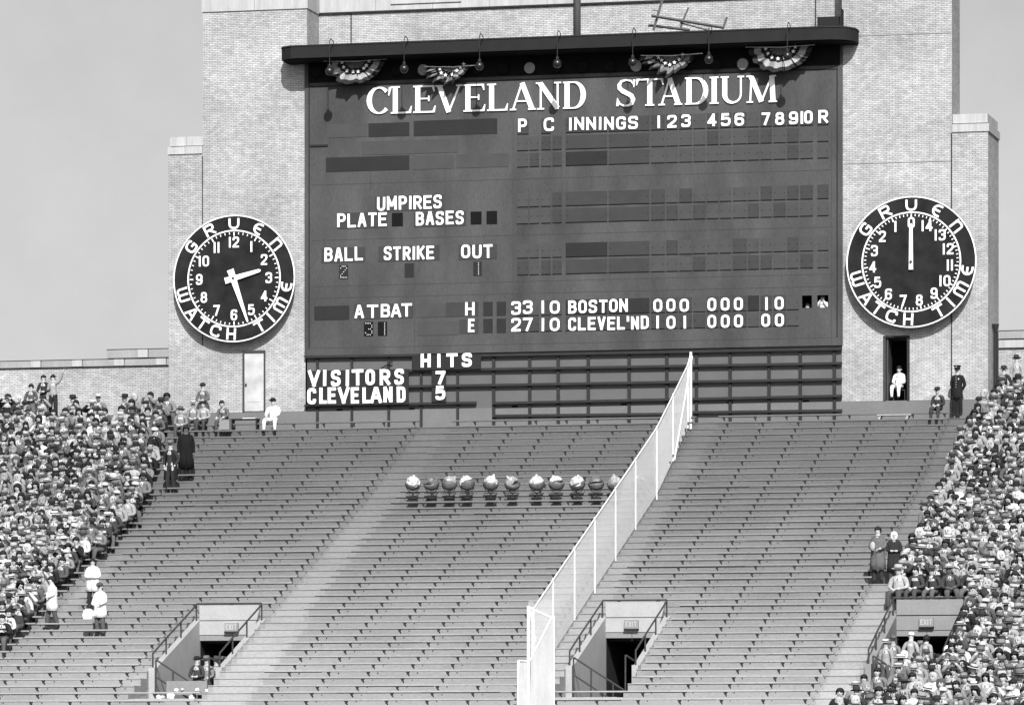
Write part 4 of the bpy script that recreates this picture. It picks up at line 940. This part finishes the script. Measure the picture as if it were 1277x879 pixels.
    if fingers:
        for s in ('L', 'R'):
            w_ = Vector(joints['wrist'+s][1]); h_ = Vector(joints['hand'+s][1]); d = (h_-w_).normalized(); side = d.cross(Vector((0, 0, 1)))
            if side.length < .1: side = Vector((1, 0, 0))
            side.normalize(); up = side.cross(d).normalized(); tip = h_+d*joints['hand'+s][2]*.6
            specs = [(tip+side*(q-1.5)*.019, (d*.95-up*.35), l, .009) for q, l in enumerate((.065, .078, .072, .055))]
            sgn = 1 if s == 'L' else -1
            specs.append((w_+(h_-w_)*.6+side*.03*sgn, (d*.6+side*.7*sgn), .055, .010))
            for a, dr, l, r_ in specs:
                dr = dr.normalized(); mid = a+dr*l*.55; end = mid+(dr*.8-up*.6).normalized()*l*.45
                for (p0, p1, ra, rb) in ((a-dr*.02, mid, r_, r_*.9), (mid, end, r_*.9, r_*.7)):
                    u = dr.cross(up if abs(dr.dot(up)) < .9 else side).normalized(); v = dr.cross(u)
                    A_ = [bm.verts.new(p0+(u*math.cos(t)+v*math.sin(t))*ra) for t in (0, 2.1, 4.2)]; B_ = [bm.verts.new(p1+(u*math.cos(t)+v*math.sin(t))*rb) for t in (0, 2.1, 4.2)]
                    for i in range(3): bm.faces.new([A_[i], A_[(i+1) % 3], B_[(i+1) % 3], B_[i]]).material_index = 1
                    bm.faces.new(B_).material_index = 1
    bm.to_mesh(m2); bm.free(); m2.name = name
    return m2
def seated(lean=0., twist=0., arms='lap', spread=.13, dark=False, shirt=True, white=False, broad=1.0, headturn=0., legs=0, nm='person_body'):
    L_ = lambda z: -lean*z; b = broad
    j = {'pelvis': (None, (0, 0, .12), .175*b, .15), 'belly': ('pelvis', (0, L_(.16), .27), .175*b, .145), 'chest': ('belly', (twist*.03, L_(.33)-.01, .43), .195*b, .14), 'neckbase': ('chest', (twist*.04, L_(.45)-.01, .56), .10, .085),
         'neck': ('neckbase', (twist*.05, L_(.50)-.02, .61), .058, .06), 'jaw': ('neck', (twist*.06+headturn*.01, L_(.55)-.045, .655), .066, .078), 'head': ('jaw', (twist*.06+headturn*.02, L_(.60)-.045, .73), .087, .102), 'skull': ('head', (twist*.06+headturn*.02, L_(.64)-.03, .805), .075, .088)}
    for s, sg in (('L', 1), ('R', -1)):
        j['shoulder'+s] = ('neckbase', (sg*.17*b, L_(.42)+.0, .51), .085, .082)
        if arms == 'lap': e, w_, h = (sg*.235, L_(.2)-.03, .26), (sg*.11, -.27, .215), (sg*.05, -.33, .205)
        elif arms == 'fold': e, w_, h = (sg*.235, L_(.2)-.08, .28), (sg*.02, -.22+L_(.2), .33), (-sg*.07, -.22+L_(.2), .35)
        elif arms == 'knee': e, w_, h = (sg*.245, L_(.2)-.12, .30), (sg*.16, -.36, .23), (sg*.12, -.43, .20)
        elif arms == 'chin': e, w_, h = ((sg*.20, -.26, .28), (sg*.08, -.2+L_(.5), .52), (sg*.04, -.14+L_(.55), .61)) if sg == 1 else ((sg*.235, -.05, .26), (sg*.06, -.27, .215), (sg*.0, -.31, .22))
        elif arms == 'eyes': e, w_, h = (sg*.27, -.16+L_(.4), .50), (sg*.12, -.22+L_(.6), .69), (sg*.06, -.19+L_(.6), .735)
        elif arms == 'wave': e, w_, h = ((sg*.34, -.02, .68), (sg*.40, -.05, .93), (sg*.42, -.06, 1.02)) if sg == 1 else ((sg*.235, -.05, .26), (sg*.06, -.27, .215), (sg*.0, -.31, .22))
        j['elbow'+s] = ('shoulder'+s, e, .062, .062); j['wrist'+s] = ('elbow'+s, w_, .042, .042); j['hand'+s] = ('wrist'+s, h, .036, .03)
        sp = spread+(.02*legs if sg > 0 else -.02*legs)
        j['hip'+s] = ('pelvis', (sg*.09, -.05, .10), .115, .105); j['knee'+s] = ('hip'+s, (sg*sp, -.42, .11), .085, .082)
        j['ankle'+s] = ('knee'+s, (sg*sp*1.05, -.44-.03*legs, -.30), .045, .05); j['toe'+s] = ('ankle'+s, (sg*sp*1.15, -.57-.03*legs, -.35), .042, .03)
    return skin_body(j, nm, darkskin=dark, shirt=shirt, trouser_white=white)
def standing(arms='side', lean=0., step=.0, dark=False, shirt=True, white=False, nm='person_body', broad=1.0):
    b = broad; L_ = lambda z: -lean*(z-.9)
    j = {'pelvis': (None, (0, 0, .93), .165*b, .13), 'belly': ('pelvis', (0, L_(1.1), 1.10), .165*b, .13), 'chest': ('belly', (0, L_(1.3), 1.30), .185*b, .135), 'neckbase': ('chest', (0, L_(1.44), 1.43), .08, .07),
         'neck': ('neckbase', (0, L_(1.5)-.01, 1.485), .06, .062), 'jaw': ('neck', (0, L_(1.56)-.03, 1.53), .068, .08), 'head': ('jaw', (0, L_(1.62)-.03, 1.60), .087, .102), 'skull': ('head', (0, L_(1.7)-.015, 1.67), .072, .085)}
    for s, sg in (('L', 1), ('R', -1)):
        sh = (sg*.165*b, L_(1.4), 1.385)
        A_ = {'side': ((sg*.23, .02, 1.10), (sg*.235, -.05, .86), (sg*.23, -.08, .78)),
              'behind': ((sg*.25, .07, 1.12), (sg*.12, .15, .93), (sg*.04, .17, .89)),
              'front': ((sg*.25, -.04, 1.12), (sg*.10, -.2, 1.08), (sg*.03, -.23, 1.09)),
              'pocket': ((sg*.27, .05, 1.13), (sg*.20, -.08, .95), (sg*.17, -.1, .89)),
              'face': ((sg*.24, -.14, 1.22), (sg*.10, -.2, 1.42), (sg*.05, -.17, 1.50)),
              'wave': ((sg*.30, -.0, 1.56), (sg*.42, -.05, 1.80), (sg*.47, -.08, 1.90)),
              'carry': ((sg*.24, -.03, 1.12), (sg*.16, -.24, 1.05), (sg*.10, -.27, 1.04))}
        key = arms if isinstance(arms, str) else arms[0 if sg > 0 else 1]; e, w_, h = A_[key]
        j['shoulder'+s] = ('neckbase', sh, .08, .08); j['elbow'+s] = ('shoulder'+s, e, .062, .062); j['wrist'+s] = ('elbow'+s, w_, .042, .042); j['hand'+s] = ('wrist'+s, h, .036, .03)
        st = step*sg
        j['hip'+s] = ('pelvis', (sg*.09, 0, .86), .115, .115); j['knee'+s] = ('hip'+s, (sg*.11, -.03+st*.5, .48), .085, .085); j['ankle'+s] = ('knee'+s, (sg*.12, .02+st, .10), .062, .065); j['toe'+s] = ('ankle'+s, (sg*.15, -.12+st, .04), .042, .03)
    return skin_body(j, nm, darkskin=dark, shirt=shirt, trouser_white=white)
# headwear, modelled about the head centre
def m_fedora():
    m = MB(); n = 16
    def e(rx, ry, z, dz=0): return [(rx*math.cos(2*math.pi*i/n), ry*math.sin(2*math.pi*i/n)+.005, z+dz*abs(math.cos(2*math.pi*i/n))) for i in range(n)]
    m.rings([e(.085, .10, .045), e(.145, .165, .040, .015), e(.147, .167, .048, .018), e(.092, .108, .055)], 0, True)
    m.rings([e(.091, .107, .05), e(.092, .108, .085)], 1, False); m.rings([e(.090, .106, .085), e(.083, .098, .15), e(.06, .075, .165), e(.03, .05, .15)], 0)
    return m.mesh('hat', [M_HAT, M_HAIR], False)
def m_cap():
    m = MB(); n = 14
    m.lathe((0, .005, .03), [(.09, 0), (.098, .03), (.088, .075), (.055, .105), (.02, .112)], n, sy=1.12)
    m.rings([[(x, y, z) for x, y in ((-.075, -.07), (-.06, -.15), (0, -.18), (.06, -.15), (.075, -.07), (0, -.09))] for z in (.035, .045)], 1)
    return m.mesh('cap', [M_HAT, M_HAIR], True)
def m_hair(long=False):
    m = MB(); n = 14; rs = []
    for a in (0.02, .35, .7, 1.0, 1.3, 1.55):
        r_ = .094*math.sin(a) if a < 1.5 else .094
        rs.append([(r_*math.cos(2*math.pi*i/n), r_*1.15*math.sin(2*math.pi*i/n)+.012, .025+.10*math.cos(a)) for i in range(n)])
    low = -.13 if long else -.045; k = 1.12 if long else 1.0
    rs.append([(.094*k*math.cos(2*math.pi*i/n), .105*k*math.sin(2*math.pi*i/n)+.015, (.04 if math.sin(2*math.pi*i/n) < -.3 else low)) for i in range(n)])
    m.rings(rs); return m.mesh('hair', [M_HAIR if not long else M_HAIR], True)
def m_scarf():
    m = MB(); n = 14
    m.lathe((0, .015, 0), [(.07, -.11), (.10, -.06), (.108, 0), (.10, .06), (.07, .11), (.02, .13)], n, sy=1.1)
    for i, v in enumerate(m.v):                       # face opening pulled back
        if v[1] < -.06 and abs(v[0]) < .07 and v[2] < .06: m.v[i] = (v[0]*1.1, -.03, v[2])
    return m.mesh('headscarf', [M_HAT], True)
def m_straw():
    m = MB(); n = 18
    m.lathe((0, 0, .045), [(.1, 0), (.16, .0), (.16, .012), (.095, .014)], n, sy=1.1); m.lathe((0, 0, .055), [(.094, 0), (.094, .03)], n, 1, sy=1.1, cap=False); m.lathe((0, 0, .085), [(.093, 0), (.09, .05), (.02, .055)], n, sy=1.1)
    return m.mesh('hat', [M_HAT, M_HAIR], True)
FAT = Matrix.Scale(1.12, 4)
HATS = {'fedora': m_fedora(), 'cap': m_cap(), 'hair': m_hair(), 'longhair': m_hair(True), 'scarf': m_scarf(), 'straw': m_straw()}
for h_ in HATS.values(): h_.transform(FAT)
def m_coat(lo=.42, hi=1.40, flare=1.0, name='overcoat'):
    m = MB(); n = 18; rs = []
    for z, rx, ry_, yo in ((lo, .255*flare, .20*flare, 0), ((lo+.93)/2, .24, .18, 0), (.93, .22, .165, 0), (1.1, .21, .16, 0), (1.28, .225, .165, 0), (1.38, .20, .13, 0), (min(hi, 1.44), .10, .085, 0)):
        rs.append([(rx*math.cos(2*math.pi*i/n)*(1+.03*math.sin(i*3.3)), ry_*math.sin(2*math.pi*i/n)+yo, z) for i in range(n)])
    m.rings(rs); m.box(-.012, .012, -.16*1.0-.03, -.14, lo+.05, 1.2, 0)
    return m.mesh(name, [M_COAT], True)
COATS = {'overcoat': m_coat(), 'vendor': m_coat(.62, 1.40, .9, 'smock')}
SEAT = {}
spec = [('lap', dict(arms='lap')), ('fold', dict(arms='fold')), ('knee', dict(arms='knee', lean=.35)), ('chin', dict(arms='chin', lean=.25)), ('eyes', dict(arms='eyes', lean=.1)), ('lean', dict(arms='lap', lean=.3, twist=1)),
        ('turn', dict(arms='lap', twist=-1.2, headturn=1, legs=1)), ('broad', dict(arms='knee', broad=1.15, spread=.18)), ('slim', dict(arms='fold', broad=.88, shirt=False, legs=1)), ('plain', dict(arms='lap', shirt=False, lean=.15)), ('dark', dict(arms='lap', dark=True)), ('wave', dict(arms='wave', shirt=False))]
for n_, kw in spec: SEAT[n_] = seated(nm='seated_body', **kw)
HZ = .735
POSEW = {'lap': 'hands in lap', 'fold': 'arms folded', 'knee': 'leaning on the knees', 'chin': 'hand at the chin', 'eyes': 'hands raised to the eyes', 'lean': 'leaning forward', 'turn': 'half turned', 'broad': 'hands on knees', 'slim': 'arms folded', 'plain': 'hands in lap', 'dark': 'hands in lap', 'wave': 'one arm raised'}
HEADJ = {'lap': (0, -.045), 'fold': (0, -.045), 'knee': (0, -.045-.21), 'chin': (0, -.045-.15), 'eyes': (0, -.045-.06), 'lean': (.06, -.045-.18), 'turn': (-.052, -.045), 'broad': (0, -.045), 'slim': (0, -.045), 'plain': (0, -.045-.09), 'dark': (0, -.045), 'wave': (0, -.045)}
def tone(v): return (v, v, v, 1)
def tw(v): return 'black' if v < .03 else 'dark grey' if v < .1 else 'grey' if v < .26 else 'pale grey' if v < .55 else 'white'
def hw(h, v): return {'fedora': tw(v)+' felt hat', 'cap': tw(v)+' cap', 'hair': 'dark hair', 'longhair': 'long dark hair', 'scarf': tw(v)+' headscarf', 'straw': tw(v)+' straw hat'}[h]
HN = {'fedora': 'hat', 'cap': 'cap', 'hair': 'hair', 'longhair': 'hair', 'scarf': 'headscarf', 'straw': 'hat'}
def person(body, loc, rz, coat, head, hatv, label, group=None, hj=(0, -.03, 1.60), extra=None, scale=1.0, coatmesh=None):
    o = link('person', body, None, loc, (0, 0, rz), label=label, category='person'); o.color = tone(coat); o.scale = (scale,)*3
    if group: o['group'] = group
    h = link(HN[head], HATS[head], o, hj, (random.uniform(-.14, .10), random.uniform(-.10, .10), random.uniform(-.35, .35))); h.color = tone(hatv)
    if coatmesh: c = link(coatmesh if coatmesh == 'overcoat' else 'smock', COATS[coatmesh], o); c.color = tone(coat)
    return o
# ---- crowd seats
seats = []
rc = random.Random(11)
def left_edge(k):  # outer limit of the left crowd toward the aisle
    return -13.0+.14*k if k < 12 else -11.3+(.3 if 14 < k < 22 else 0)
for k in range(-1, 38):
    x = left_edge(k)-rc.uniform(0, .15)
    if k > 35: x -= (k-35)*.7
    i = 0
    while x > -20.5:
        if rc.random() < (.95 if k > 0 else .7): seats.append(('left', k, i, x))
        x -= rc.uniform(.46, .60); i += 1
# a few right of the aisle near its top
for k in range(-1, NR):
    x0 = A3[1]+.3+rc.uniform(0, .15) if k >= 0 else 18.3; i = 0; x = x0
    if VK0 <= k <= VK1: x = VOMS[2][1]+.35
    if k == VK0-1: x = VOMS[2][1]+.3
    if k > VK1: x = {42: 19.0, 43: 18.5, 44: 18.1, 45: 17.9}.get(k, 17.7)+rc.uniform(0, .2)
    while x < 25.3:
        if rc.random() < .965 and not (k == 0 and x < 18.2): seats.append(('right', k, i, x))
        x += rc.uniform(.46, .60); i += 1
def mk(side, k, i, x):
    b = rc.choice(['lap', 'lap', 'fold', 'knee', 'chin', 'eyes', 'lean', 'turn', 'broad', 'slim', 'plain', 'plain', 'dark']) if rc.random() > .01 else 'wave'
    head = rc.choices(['fedora', 'cap', 'hair', 'longhair', 'scarf', 'straw'], [.43, .08, .28, .07, .08, .06])[0]
    coat = rc.choices([.02, .05, .09, .16, .24, .34, .6, .78], [.13, .15, .16, .21, .17, .11, .04, .03])[0]*rc.uniform(.85, 1.15)
    hv = {'fedora': rc.choice([.04, .09, .15, .22, .3, .42]), 'cap': rc.choice([.03, .12, .5]), 'hair': .02, 'longhair': .02, 'scarf': rc.choice([.55, .4, .25, .08]), 'straw': rc.choice([.7, .5])}[head]
    Y = (ry(k)-.33) if k >= 0 else -.45; z = (zl(k)+.045 if k >= 0 else zt(-1)+.44)
    sc_ = rc.uniform(1.03, 1.17)
    return dict(side=side, k=k, i=i, x=x, b=b, head=head, coat=coat, hv=hv, loc=(x+rc.uniform(-.03, .03), Y+rc.uniform(-.05, .05), z+rc.uniform(-.02, .03)), rz=rc.gauss(-.05, .28), sc=sc_, wx=sc_*rc.uniform(1.0, 1.2), ti=rc.gauss(0, .07))
allp = []
for s in seats:
    d = mk(*s); u, v = P(d['loc'][0], d['loc'][1], d['loc'][2]+.5)
    if -14 < u < 1291 and v < 905: d['u'] = u; d['vis'] = v < 893 and -8 < u < 1285; allp.append(d)
allp.sort(key=lambda d: (not d['vis'], -d['k']))
NI = 268
for d in allp[:NI]:
    lab = 'person with %s and %s coat, %s, %s seat, %s row down, %s crowd' % (hw(d['head'], d['hv']), tw(d['coat']), POSEW[d['b']], ordn(d['i']), ordn(max(d['k'], 0)), d['side'])
    ws = lab.split()
    if len(ws) > 16: lab = 'person, %s, %s coat, %s seat in, %s row down, %s crowd' % (hw(d['head'], d['hv']), tw(d['coat']), ordn(d['i']), ordn(max(d['k'], 0)), d['side'])
    hx, hy = HEADJ[d['b']]
    o = person(SEAT[d['b']], d['loc'], d['rz'], d['coat'], d['head'], d['hv'], lab, 'spectators in the bleachers', (hx, hy, HZ), scale=d['sc']); o.scale.x = d['wx']; o.rotation_euler.y = d['ti']
# rest of the crowd: one merged mesh with a tone attribute
import numpy as np
def arrays(me):
    n = len(me.vertices); co = np.empty(n*3, 'f'); me.vertices.foreach_get('co', co); co = co.reshape(-1, 3)
    me.calc_loop_triangles(); t = np.empty(len(me.loop_triangles)*3, 'i'); me.loop_triangles.foreach_get('vertices', t); mi = np.empty(len(me.loop_triangles), 'i'); me.loop_triangles.foreach_get('material_index', mi)
    return co, t.reshape(-1, 3), mi
cache = {n: arrays(m) for n, m in SEAT.items()}; hcache = {n: arrays(m) for n, m in HATS.items()}
VV, TT, TN = [], [], []; off = 0
for d in allp[NI:]:
    c, s = math.cos(d['rz']), math.sin(d['rz']); rot = np.array([[c, -s, 0], [s, c, 0], [0, 0, 1]], 'f') @ np.array([[math.cos(d['ti']), 0, math.sin(d['ti'])], [0, 1, 0], [-math.sin(d['ti']), 0, math.cos(d['ti'])]], 'f'); SCL = np.array([d['wx'], d['sc'], d['sc']], 'f')
    tones = [d['coat'], .12 if d['b'] == 'dark' else .40, .02+.16*rc.random(), .02, .022, .75]
    co, t, mi = cache[d['b']]; VV.append((co*SCL) @ rot.T+np.array(d['loc'], 'f')); TT.append(t+off); TN.append(np.array(tones, 'f')[mi]); off += len(co)
    co, t, mi = hcache[d['head']]; hx, hy = HEADJ[d['b']]
    VV.append(((co+np.array([hx, hy, HZ], 'f'))*SCL) @ rot.T+np.array(d['loc'], 'f')); TT.append(t+off); TN.append(np.where(mi == 0, .022 if 'hair' in d['head'] else d['hv'], .022).astype('f')); off += len(co)
VV = np.concatenate(VV); TT = np.concatenate(TT); TN = np.concatenate(TN)
me = bpy.data.meshes.new('spectator_crowd'); me.vertices.add(len(VV)); me.vertices.foreach_set('co', VV.ravel()); me.loops.add(len(TT)*3); me.loops.foreach_set('vertex_index', TT.ravel().astype('i'))
me.polygons.add(len(TT)); me.polygons.foreach_set('loop_start', np.arange(0, len(TT)*3, 3, dtype='i')); me.polygons.foreach_set('use_smooth', np.ones(len(TT), dtype=bool))
at = me.attributes.new('tone', 'FLOAT', 'FACE'); at.data.foreach_set('value', TN); me.update(calc_edges=True); me.materials.append(M_ATTR)
link('spectator_crowd', me, None, kind='stuff', label='dense mass of seated spectators filling the upper rows at both sides', category='crowd')

# ---- individuals
def at_px(px, pyfoot, k):           # standing on tread k at photo x
    Y = ry(k)-.36; return Vector((W(px, pyfoot, Y).x, Y, zt(k)))
S_side = standing('side'); S_behind = standing('behind', shirt=False, white=True); S_front = standing('front'); S_pocket = standing('pocket'); S_wave = standing(('wave', 'side'), shirt=False); S_face = standing('face', shirt=False, lean=.05)
S_walk = standing(('carry', 'side'), step=.16, shirt=False, white=False); S_carry = standing('carry'); S_dark = standing('side', dark=True, shirt=False)
HS = (0, -.03, 1.60)
# policeman
def sp(body, px, k, rz, coat, head, hv, lab, coatmesh=None, scale=1.0, group=None, dy=0):
    l = at_px(px, 0, k)+Vector((0, dy, 0)); return person(body, l, rz, coat, head, hv, lab, group, HS, None, scale, coatmesh)
cop = sp(S_behind, 1193.5, -1, -.15, .02, 'cap', .02, 'policeman in dark uniform and peaked cap standing beside the right wing', scale=1.03)
cop.location.y = -.6
m_ = MB()
for j in range(5): m_.sphere((0, -.175-.0, 1.02+j*.085), .012, 6, 4)
m_.sphere((.08, -.15, 1.30), .025, 6, 4); o = build('uniform_buttons', m_, M_WHITE, cop)
m_ = MB(); m_.lathe((0, 0, 0), [(.18, .60), (.185, .75), (.19, .93), (.165, 1.05), (.185, 1.25), (.17, 1.38), (.09, 1.45)], 18, sy=.78); c_ = build('tunic', m_, M_COAT, cop, True); c_.color = tone(.018)
for o in (cop,): o.color = tone(.02)
m_ = MB(); m_.lathe((0, -.03, 1.70), [(.09, 0), (.10, .03), (.14, .07), (.13, .085), (.03, .09)], 16, sy=1.1); m_.box(-.06, .06, -.17, -.10, 1.695, 1.705); c_ = build('peaked_cap', m_, M_HAT, cop); c_.color = tone(.02)
m_ = MB(); m_.box(-.02, .02, -.145, -.13, 1.72, 1.76); build('cap_badge', m_, M_WHITE, cop)
# trousers dark
# soldier, seated on row 0 at right
def seat_p(body, px, k, rz, coat, head, hv, lab, zoff=0, y=None, key=None, sc_=1.0):
    Y = (ry(k)-.33) if y is None else y; z = zl(k)+.045+zoff; hx, hy = HEADJ[key or 'lap']
    return person(body, (WX(px, Y), Y, z), rz, coat, head, hv, lab, None, (hx, hy, HZ), scale=sc_)
WB = seated(arms='lap', white=True, shirt=False, nm='seated_body'); WK = seated(arms='knee', white=True, shirt=False, lean=.1, broad=1.12, spread=.2, nm='seated_body')
seat_p(seated(arms='lap', white=True, lean=.15), 1170.5, 0, -.2, .045, 'cap', .03, 'seated person in dark uniform and cap beside the standing policeman', key='plain')
# white clothed person in the doorway on a chair
chx = W(1118, 499, -.15); ch = thing('folding_chair', 'dark folding chair standing in the open doorway', 'chair', (chx.x, .6, ZB))
m_ = MB(); m_.box(-.22, .22, -.2, .2, .40, .43); build('seat', m_, M_METAL, ch)
for sx in (-.21, .21):
    for sy in (-.19, .19): m_ = MB(); m_.tube((sx, sy, 0), (sx, sy, .42), .016); build('leg', m_, M_METAL, ch)
m_ = MB(); m_.box(-.22, .22, .19, .22, .55, .85); m_.tube((-.21, .2, .4), (-.21, .2, .85), .015); m_.tube((.21, .2, .4), (.21, .2, .85), .015); build('backrest', m_, M_METAL, ch)
person(WB, (chx.x, .5, ZB+.43), -.2, .85, 'hair', .02, 'person in white clothes seated on a chair in the dark doorway', None, (0, -.045, HZ))
person(WK, (WX(342, ry(0)-.3), ry(0)-.33, zl(0)+.045), -.1, .88, 'cap', .02, 'person in white uniform and dark cap seated by the left door', None, (0, -.045-.06, HZ), scale=1.05)
# group at the top left
seat_p(SEAT['plain'], 255, 0, -.1, .3, 'hair', .02, 'seated person in pale jacket in front of the standing young man', key='plain')
seat_p(SEAT['knee'], 281, 0, -.25, .12, 'hair', .02, 'seated person in grey jacket leaning forward beside the small box', key='knee')
seat_p(SEAT['lap'], 241, 0, .2, .2, 'straw', .5, 'seated person in light cap left of the top left group', key='lap')
seat_p(SEAT['plain'], 226, 1, .1, .22, 'fedora', .12, 'seated person in grey coat and brimmed hat behind the two dark overcoats', key='plain')
p_ = sp(S_front, 251, -1, -.1, .12, 'cap', .03, 'young person in grey jacket and dark cap standing behind the seated group'); p_.location.y = -.5
sp(S_dark, 232, 8, .35, .012, 'hair', .02, 'person in long black overcoat standing with back turned on the left stairs', 'overcoat', 1.17)
o = sp(S_pocket, 213, 10, -.2, .035, 'fedora', .16, 'person in open black overcoat and grey hat standing on the left stairs', None, 1.1)
m_ = MB()
for sg in (-1, 1):
    rs = []
    for z, rx, ry_, g0 in ((.48, .25, .19, .9), (.8, .23, .17, .8), (1.1, .205, .15, .6), (1.32, .205, .14, .45), (1.43, .11, .09, .4)):
        rs.append([(sg*rx*math.sin(g0+(math.pi-g0)*i/8), -ry_*math.cos(g0+(math.pi-g0)*i/8), z) for i in range(9)])
    for a, b in zip(rs, rs[1:]):
        for i in range(8): m_.poly([a[i], a[i+1], b[i+1], b[i]])
c_ = build('overcoat', m_, M_COAT, o, True); c_.color = tone(.015)
# waving pair at the left wall
p_ = sp(S_front, 50, -1, -.1, .035, 'hair', .02, 'dark jacketed person standing on the top row beside the waving one', None, 1.0); p_.location.y = -.3; p_.location.z = zt(-1)+.45
p_ = sp(S_wave, 63, -1, -.1, .3, 'hair', .02, 'person in pale jacket waving a raised arm above the left crowd', None, 1.0); p_.location.y = -.4; p_.location.z = zt(-1)+.45
p_ = sp(S_front, 39, 0, 0, .08, 'hair', .02, 'person in checked jacket standing left of the waving pair', None, .97); p_.location.z += .2
for px, z_, b_, hat, ct, lab in ((1268, zt(-1)+.42, S_side, 'fedora', .32, 'person in pale coat and dark hat standing highest at the far right edge'), (1252, zt(-1)+.05, S_pocket, 'fedora', .03, 'person in black coat and hat standing by the right wing drain pipes')):
    person(b_, (WX(px, -.35), -.35, z_), -.2, ct, hat, .04, lab, None, HS)
# couple
o = sp(S_carry, 1095, 26, -.15, .125, 'hair', .02, 'person in long grey overcoat holding a white parcel on the right aisle', 'overcoat', 1.08)
m_ = MB(); m_.sphere((-.07, -.30, 1.13), .11, 12, 8, sx=.75, sz=1.25, sy=.6); b_ = build('paper_parcel', m_, M_CONC); b_.location = o.location; b_['label'] = 'white paper parcel held by the tall person on the right aisle'; b_['category'] = 'parcel'; b_.rotation_euler = (0, 0, -.15); b_.scale = (1.08,)*3
o = sp(S_front, 1114.5, 26, .15, .03, 'scarf', .8, 'person in black coat and white headscarf beside the grey overcoat', 'overcoat', .98, dy=.08)
# vendors in white
sp(S_walk, 65, 32, -.9, .68, 'hair', .02, 'vendor in long white smock climbing the left stairs', 'vendor', 1.04)
sp(S_front, 117, 29, .1, .68, 'hair', .02, 'vendor in white smock standing just behind another vendor', 'vendor', 1.0, dy=-.1)
o = sp(S_carry, 125, 33, -.25, .70, 'cap', .08, 'vendor in white smock carrying a bag down the left rows', 'vendor', 1.02)
m_ = MB(); m_.rings([[(x*w_, y*w_, z) for x, y in ((-.16, -.08), (.15, -.09), (.17, .06), (-.14, .08))] for z, w_ in ((-.17, .9), (-.05, 1.1), (.10, .9), (.17, .45))]); b_ = build('white_bag', m_, M_PAPER); b_.location = o.location+Vector((-.36, -.15, .75)); b_['label'] = 'white cloth bag hanging at the vendor side'; b_['category'] = 'bag'
# men in the left tunnel
for j, (px, hat, hv, ct, lab) in enumerate(((246, 'cap', .02, .05, 'uniformed person in dark cap at the left tunnel entrance'), (258, 'fedora', .15, .22, 'person in pale coat and grey hat at the left tunnel entrance'), (270, 'fedora', .06, .12, 'person in dark hat behind the railing post at the left tunnel'), (279.5, 'fedora', .12, .3, 'person in grey hat at the right wall of the left tunnel'))):
    Y = v0[2]-.1+.55*j*.6; q = W(px, 818+j*.5, Y); person([S_front, S_carry, S_side, S_side][j], (q.x, Y, q.z-1.74), -.15, ct, hat, hv, lab, None, HS)
# people coming out of the right tunnel
for j, (px, py, hat, hv, ct, body, rz, lab) in enumerate(((1105, 797, 'straw', .65, .3, S_side, -.3, 'person in pale coat and straw hat at the right tunnel railing'), (1114, 793, 'fedora', .12, .2, S_side, 0, 'person in grey hat behind the straw-hatted person at the right tunnel'), (1136, 788, 'cap', .6, .32, S_pocket, 2.9, 'person in pale jacket and light cap with back turned in the right tunnel'), (1155, 791, 'hair', .02, .3, S_side, 2.6, 'bareheaded person in pale jacket entering the right tunnel'), (1148, 800, 'fedora', .2, .12, S_side, .2, 'person in grey hat facing out of the right tunnel'))):
    Y = v2[2]-.2+.4*j; q = W(px, py, Y); person(body, (q.x, Y, q.z-1.74), rz, ct, hat, hv, lab, None, HS)
# people standing in the crowd in front of the right tunnel and around
k_ = 0
for (px, py, Y, hat, hv, ct) in ((1128, 812, -26.6, 'scarf', .7, .5), (1142, 815, -26.9, 'cap', .05, .2), (1156, 812, -26.5, 'fedora', .1, .15), (1170, 816, -27.0, 'hair', .02, .4), (1182, 806, -26.2, 'scarf', .8, .6)):
    q = W(px, py, Y); person([S_side, S_front, S_face, S_carry, S_front][k_], (q.x, Y, q.z-1.7), -.1, ct, hat, hv, '%s person with %s before the right tunnel mouth' % (tw(ct)+'-coated', hw(hat, hv)), None, HS); k_ += 1
# scoreboard operator in the window
q = W(1026, 384, .15); person(S_face, (q.x, .25, q.z-1.22), -.1, .85, 'hair', .02, 'person in white shirt looking out of the scoreboard window', None, (0, -.065, 1.60))
q = W(1007, 384, .3); person(S_side, (q.x, .35, q.z-1.55), -.1, .6, 'hair', .02, 'half hidden person behind the left scoreboard window', None, HS)
# bench of white boards, box and low table
t = thing('white_bench', 'short white bench standing below the open doorway', 'bench', W(1116, 520, ry(0)-.33))
m_ = MB(); m_.box(-.62, .62, -.2, .2, .05, .09); build('seat_board', m_, M_CONC, t)
for sx in (-.5, .5): m_ = MB(); m_.rings([[(sx-.1, y, -.12), (sx-.04, y, -.12), (sx+.04, y, .05), (sx-.06, y, .05)] for y in (-.16, .16)]); build('leg', m_, M_CONC, t)
t = thing('small_crate', 'small grey crate under the seated group at top left', 'crate', W(281, 544, ry(1)-.2)); t.location.z = zt(0)
m_ = MB(); m_.box(-.19, .19, -.15, .15, 0, .34); build('crate_side', m_, M_CONCD, t); m_ = MB(); m_.box(-.2, .2, -.16, .16, .341, .37); build('crate_lid', m_, M_CONCD, t)
t = thing('low_table', 'low dark table with pale papers right of the seated group', 'table', W(305, 540, ry(0)-.4)); t.location.z = zt(0)
m_ = MB(); m_.box(-.5, .55, -.2, .2, .38, .42); build('table_top', m_, M_DARKF, t)
for sx in (-.45, .5): m_ = MB(); m_.box(sx-.02, sx+.02, -.18, .18, 0, .38); build('leg', m_, M_DARKF, t)
m_ = MB(); m_.box(-.05, .45, -.12, .16, .421, .45); o = build('newspaper', m_, M_PAPER, None, loc=t.location); o['label'] = 'folded newspaper lying on the low table'; o['category'] = 'newspaper'
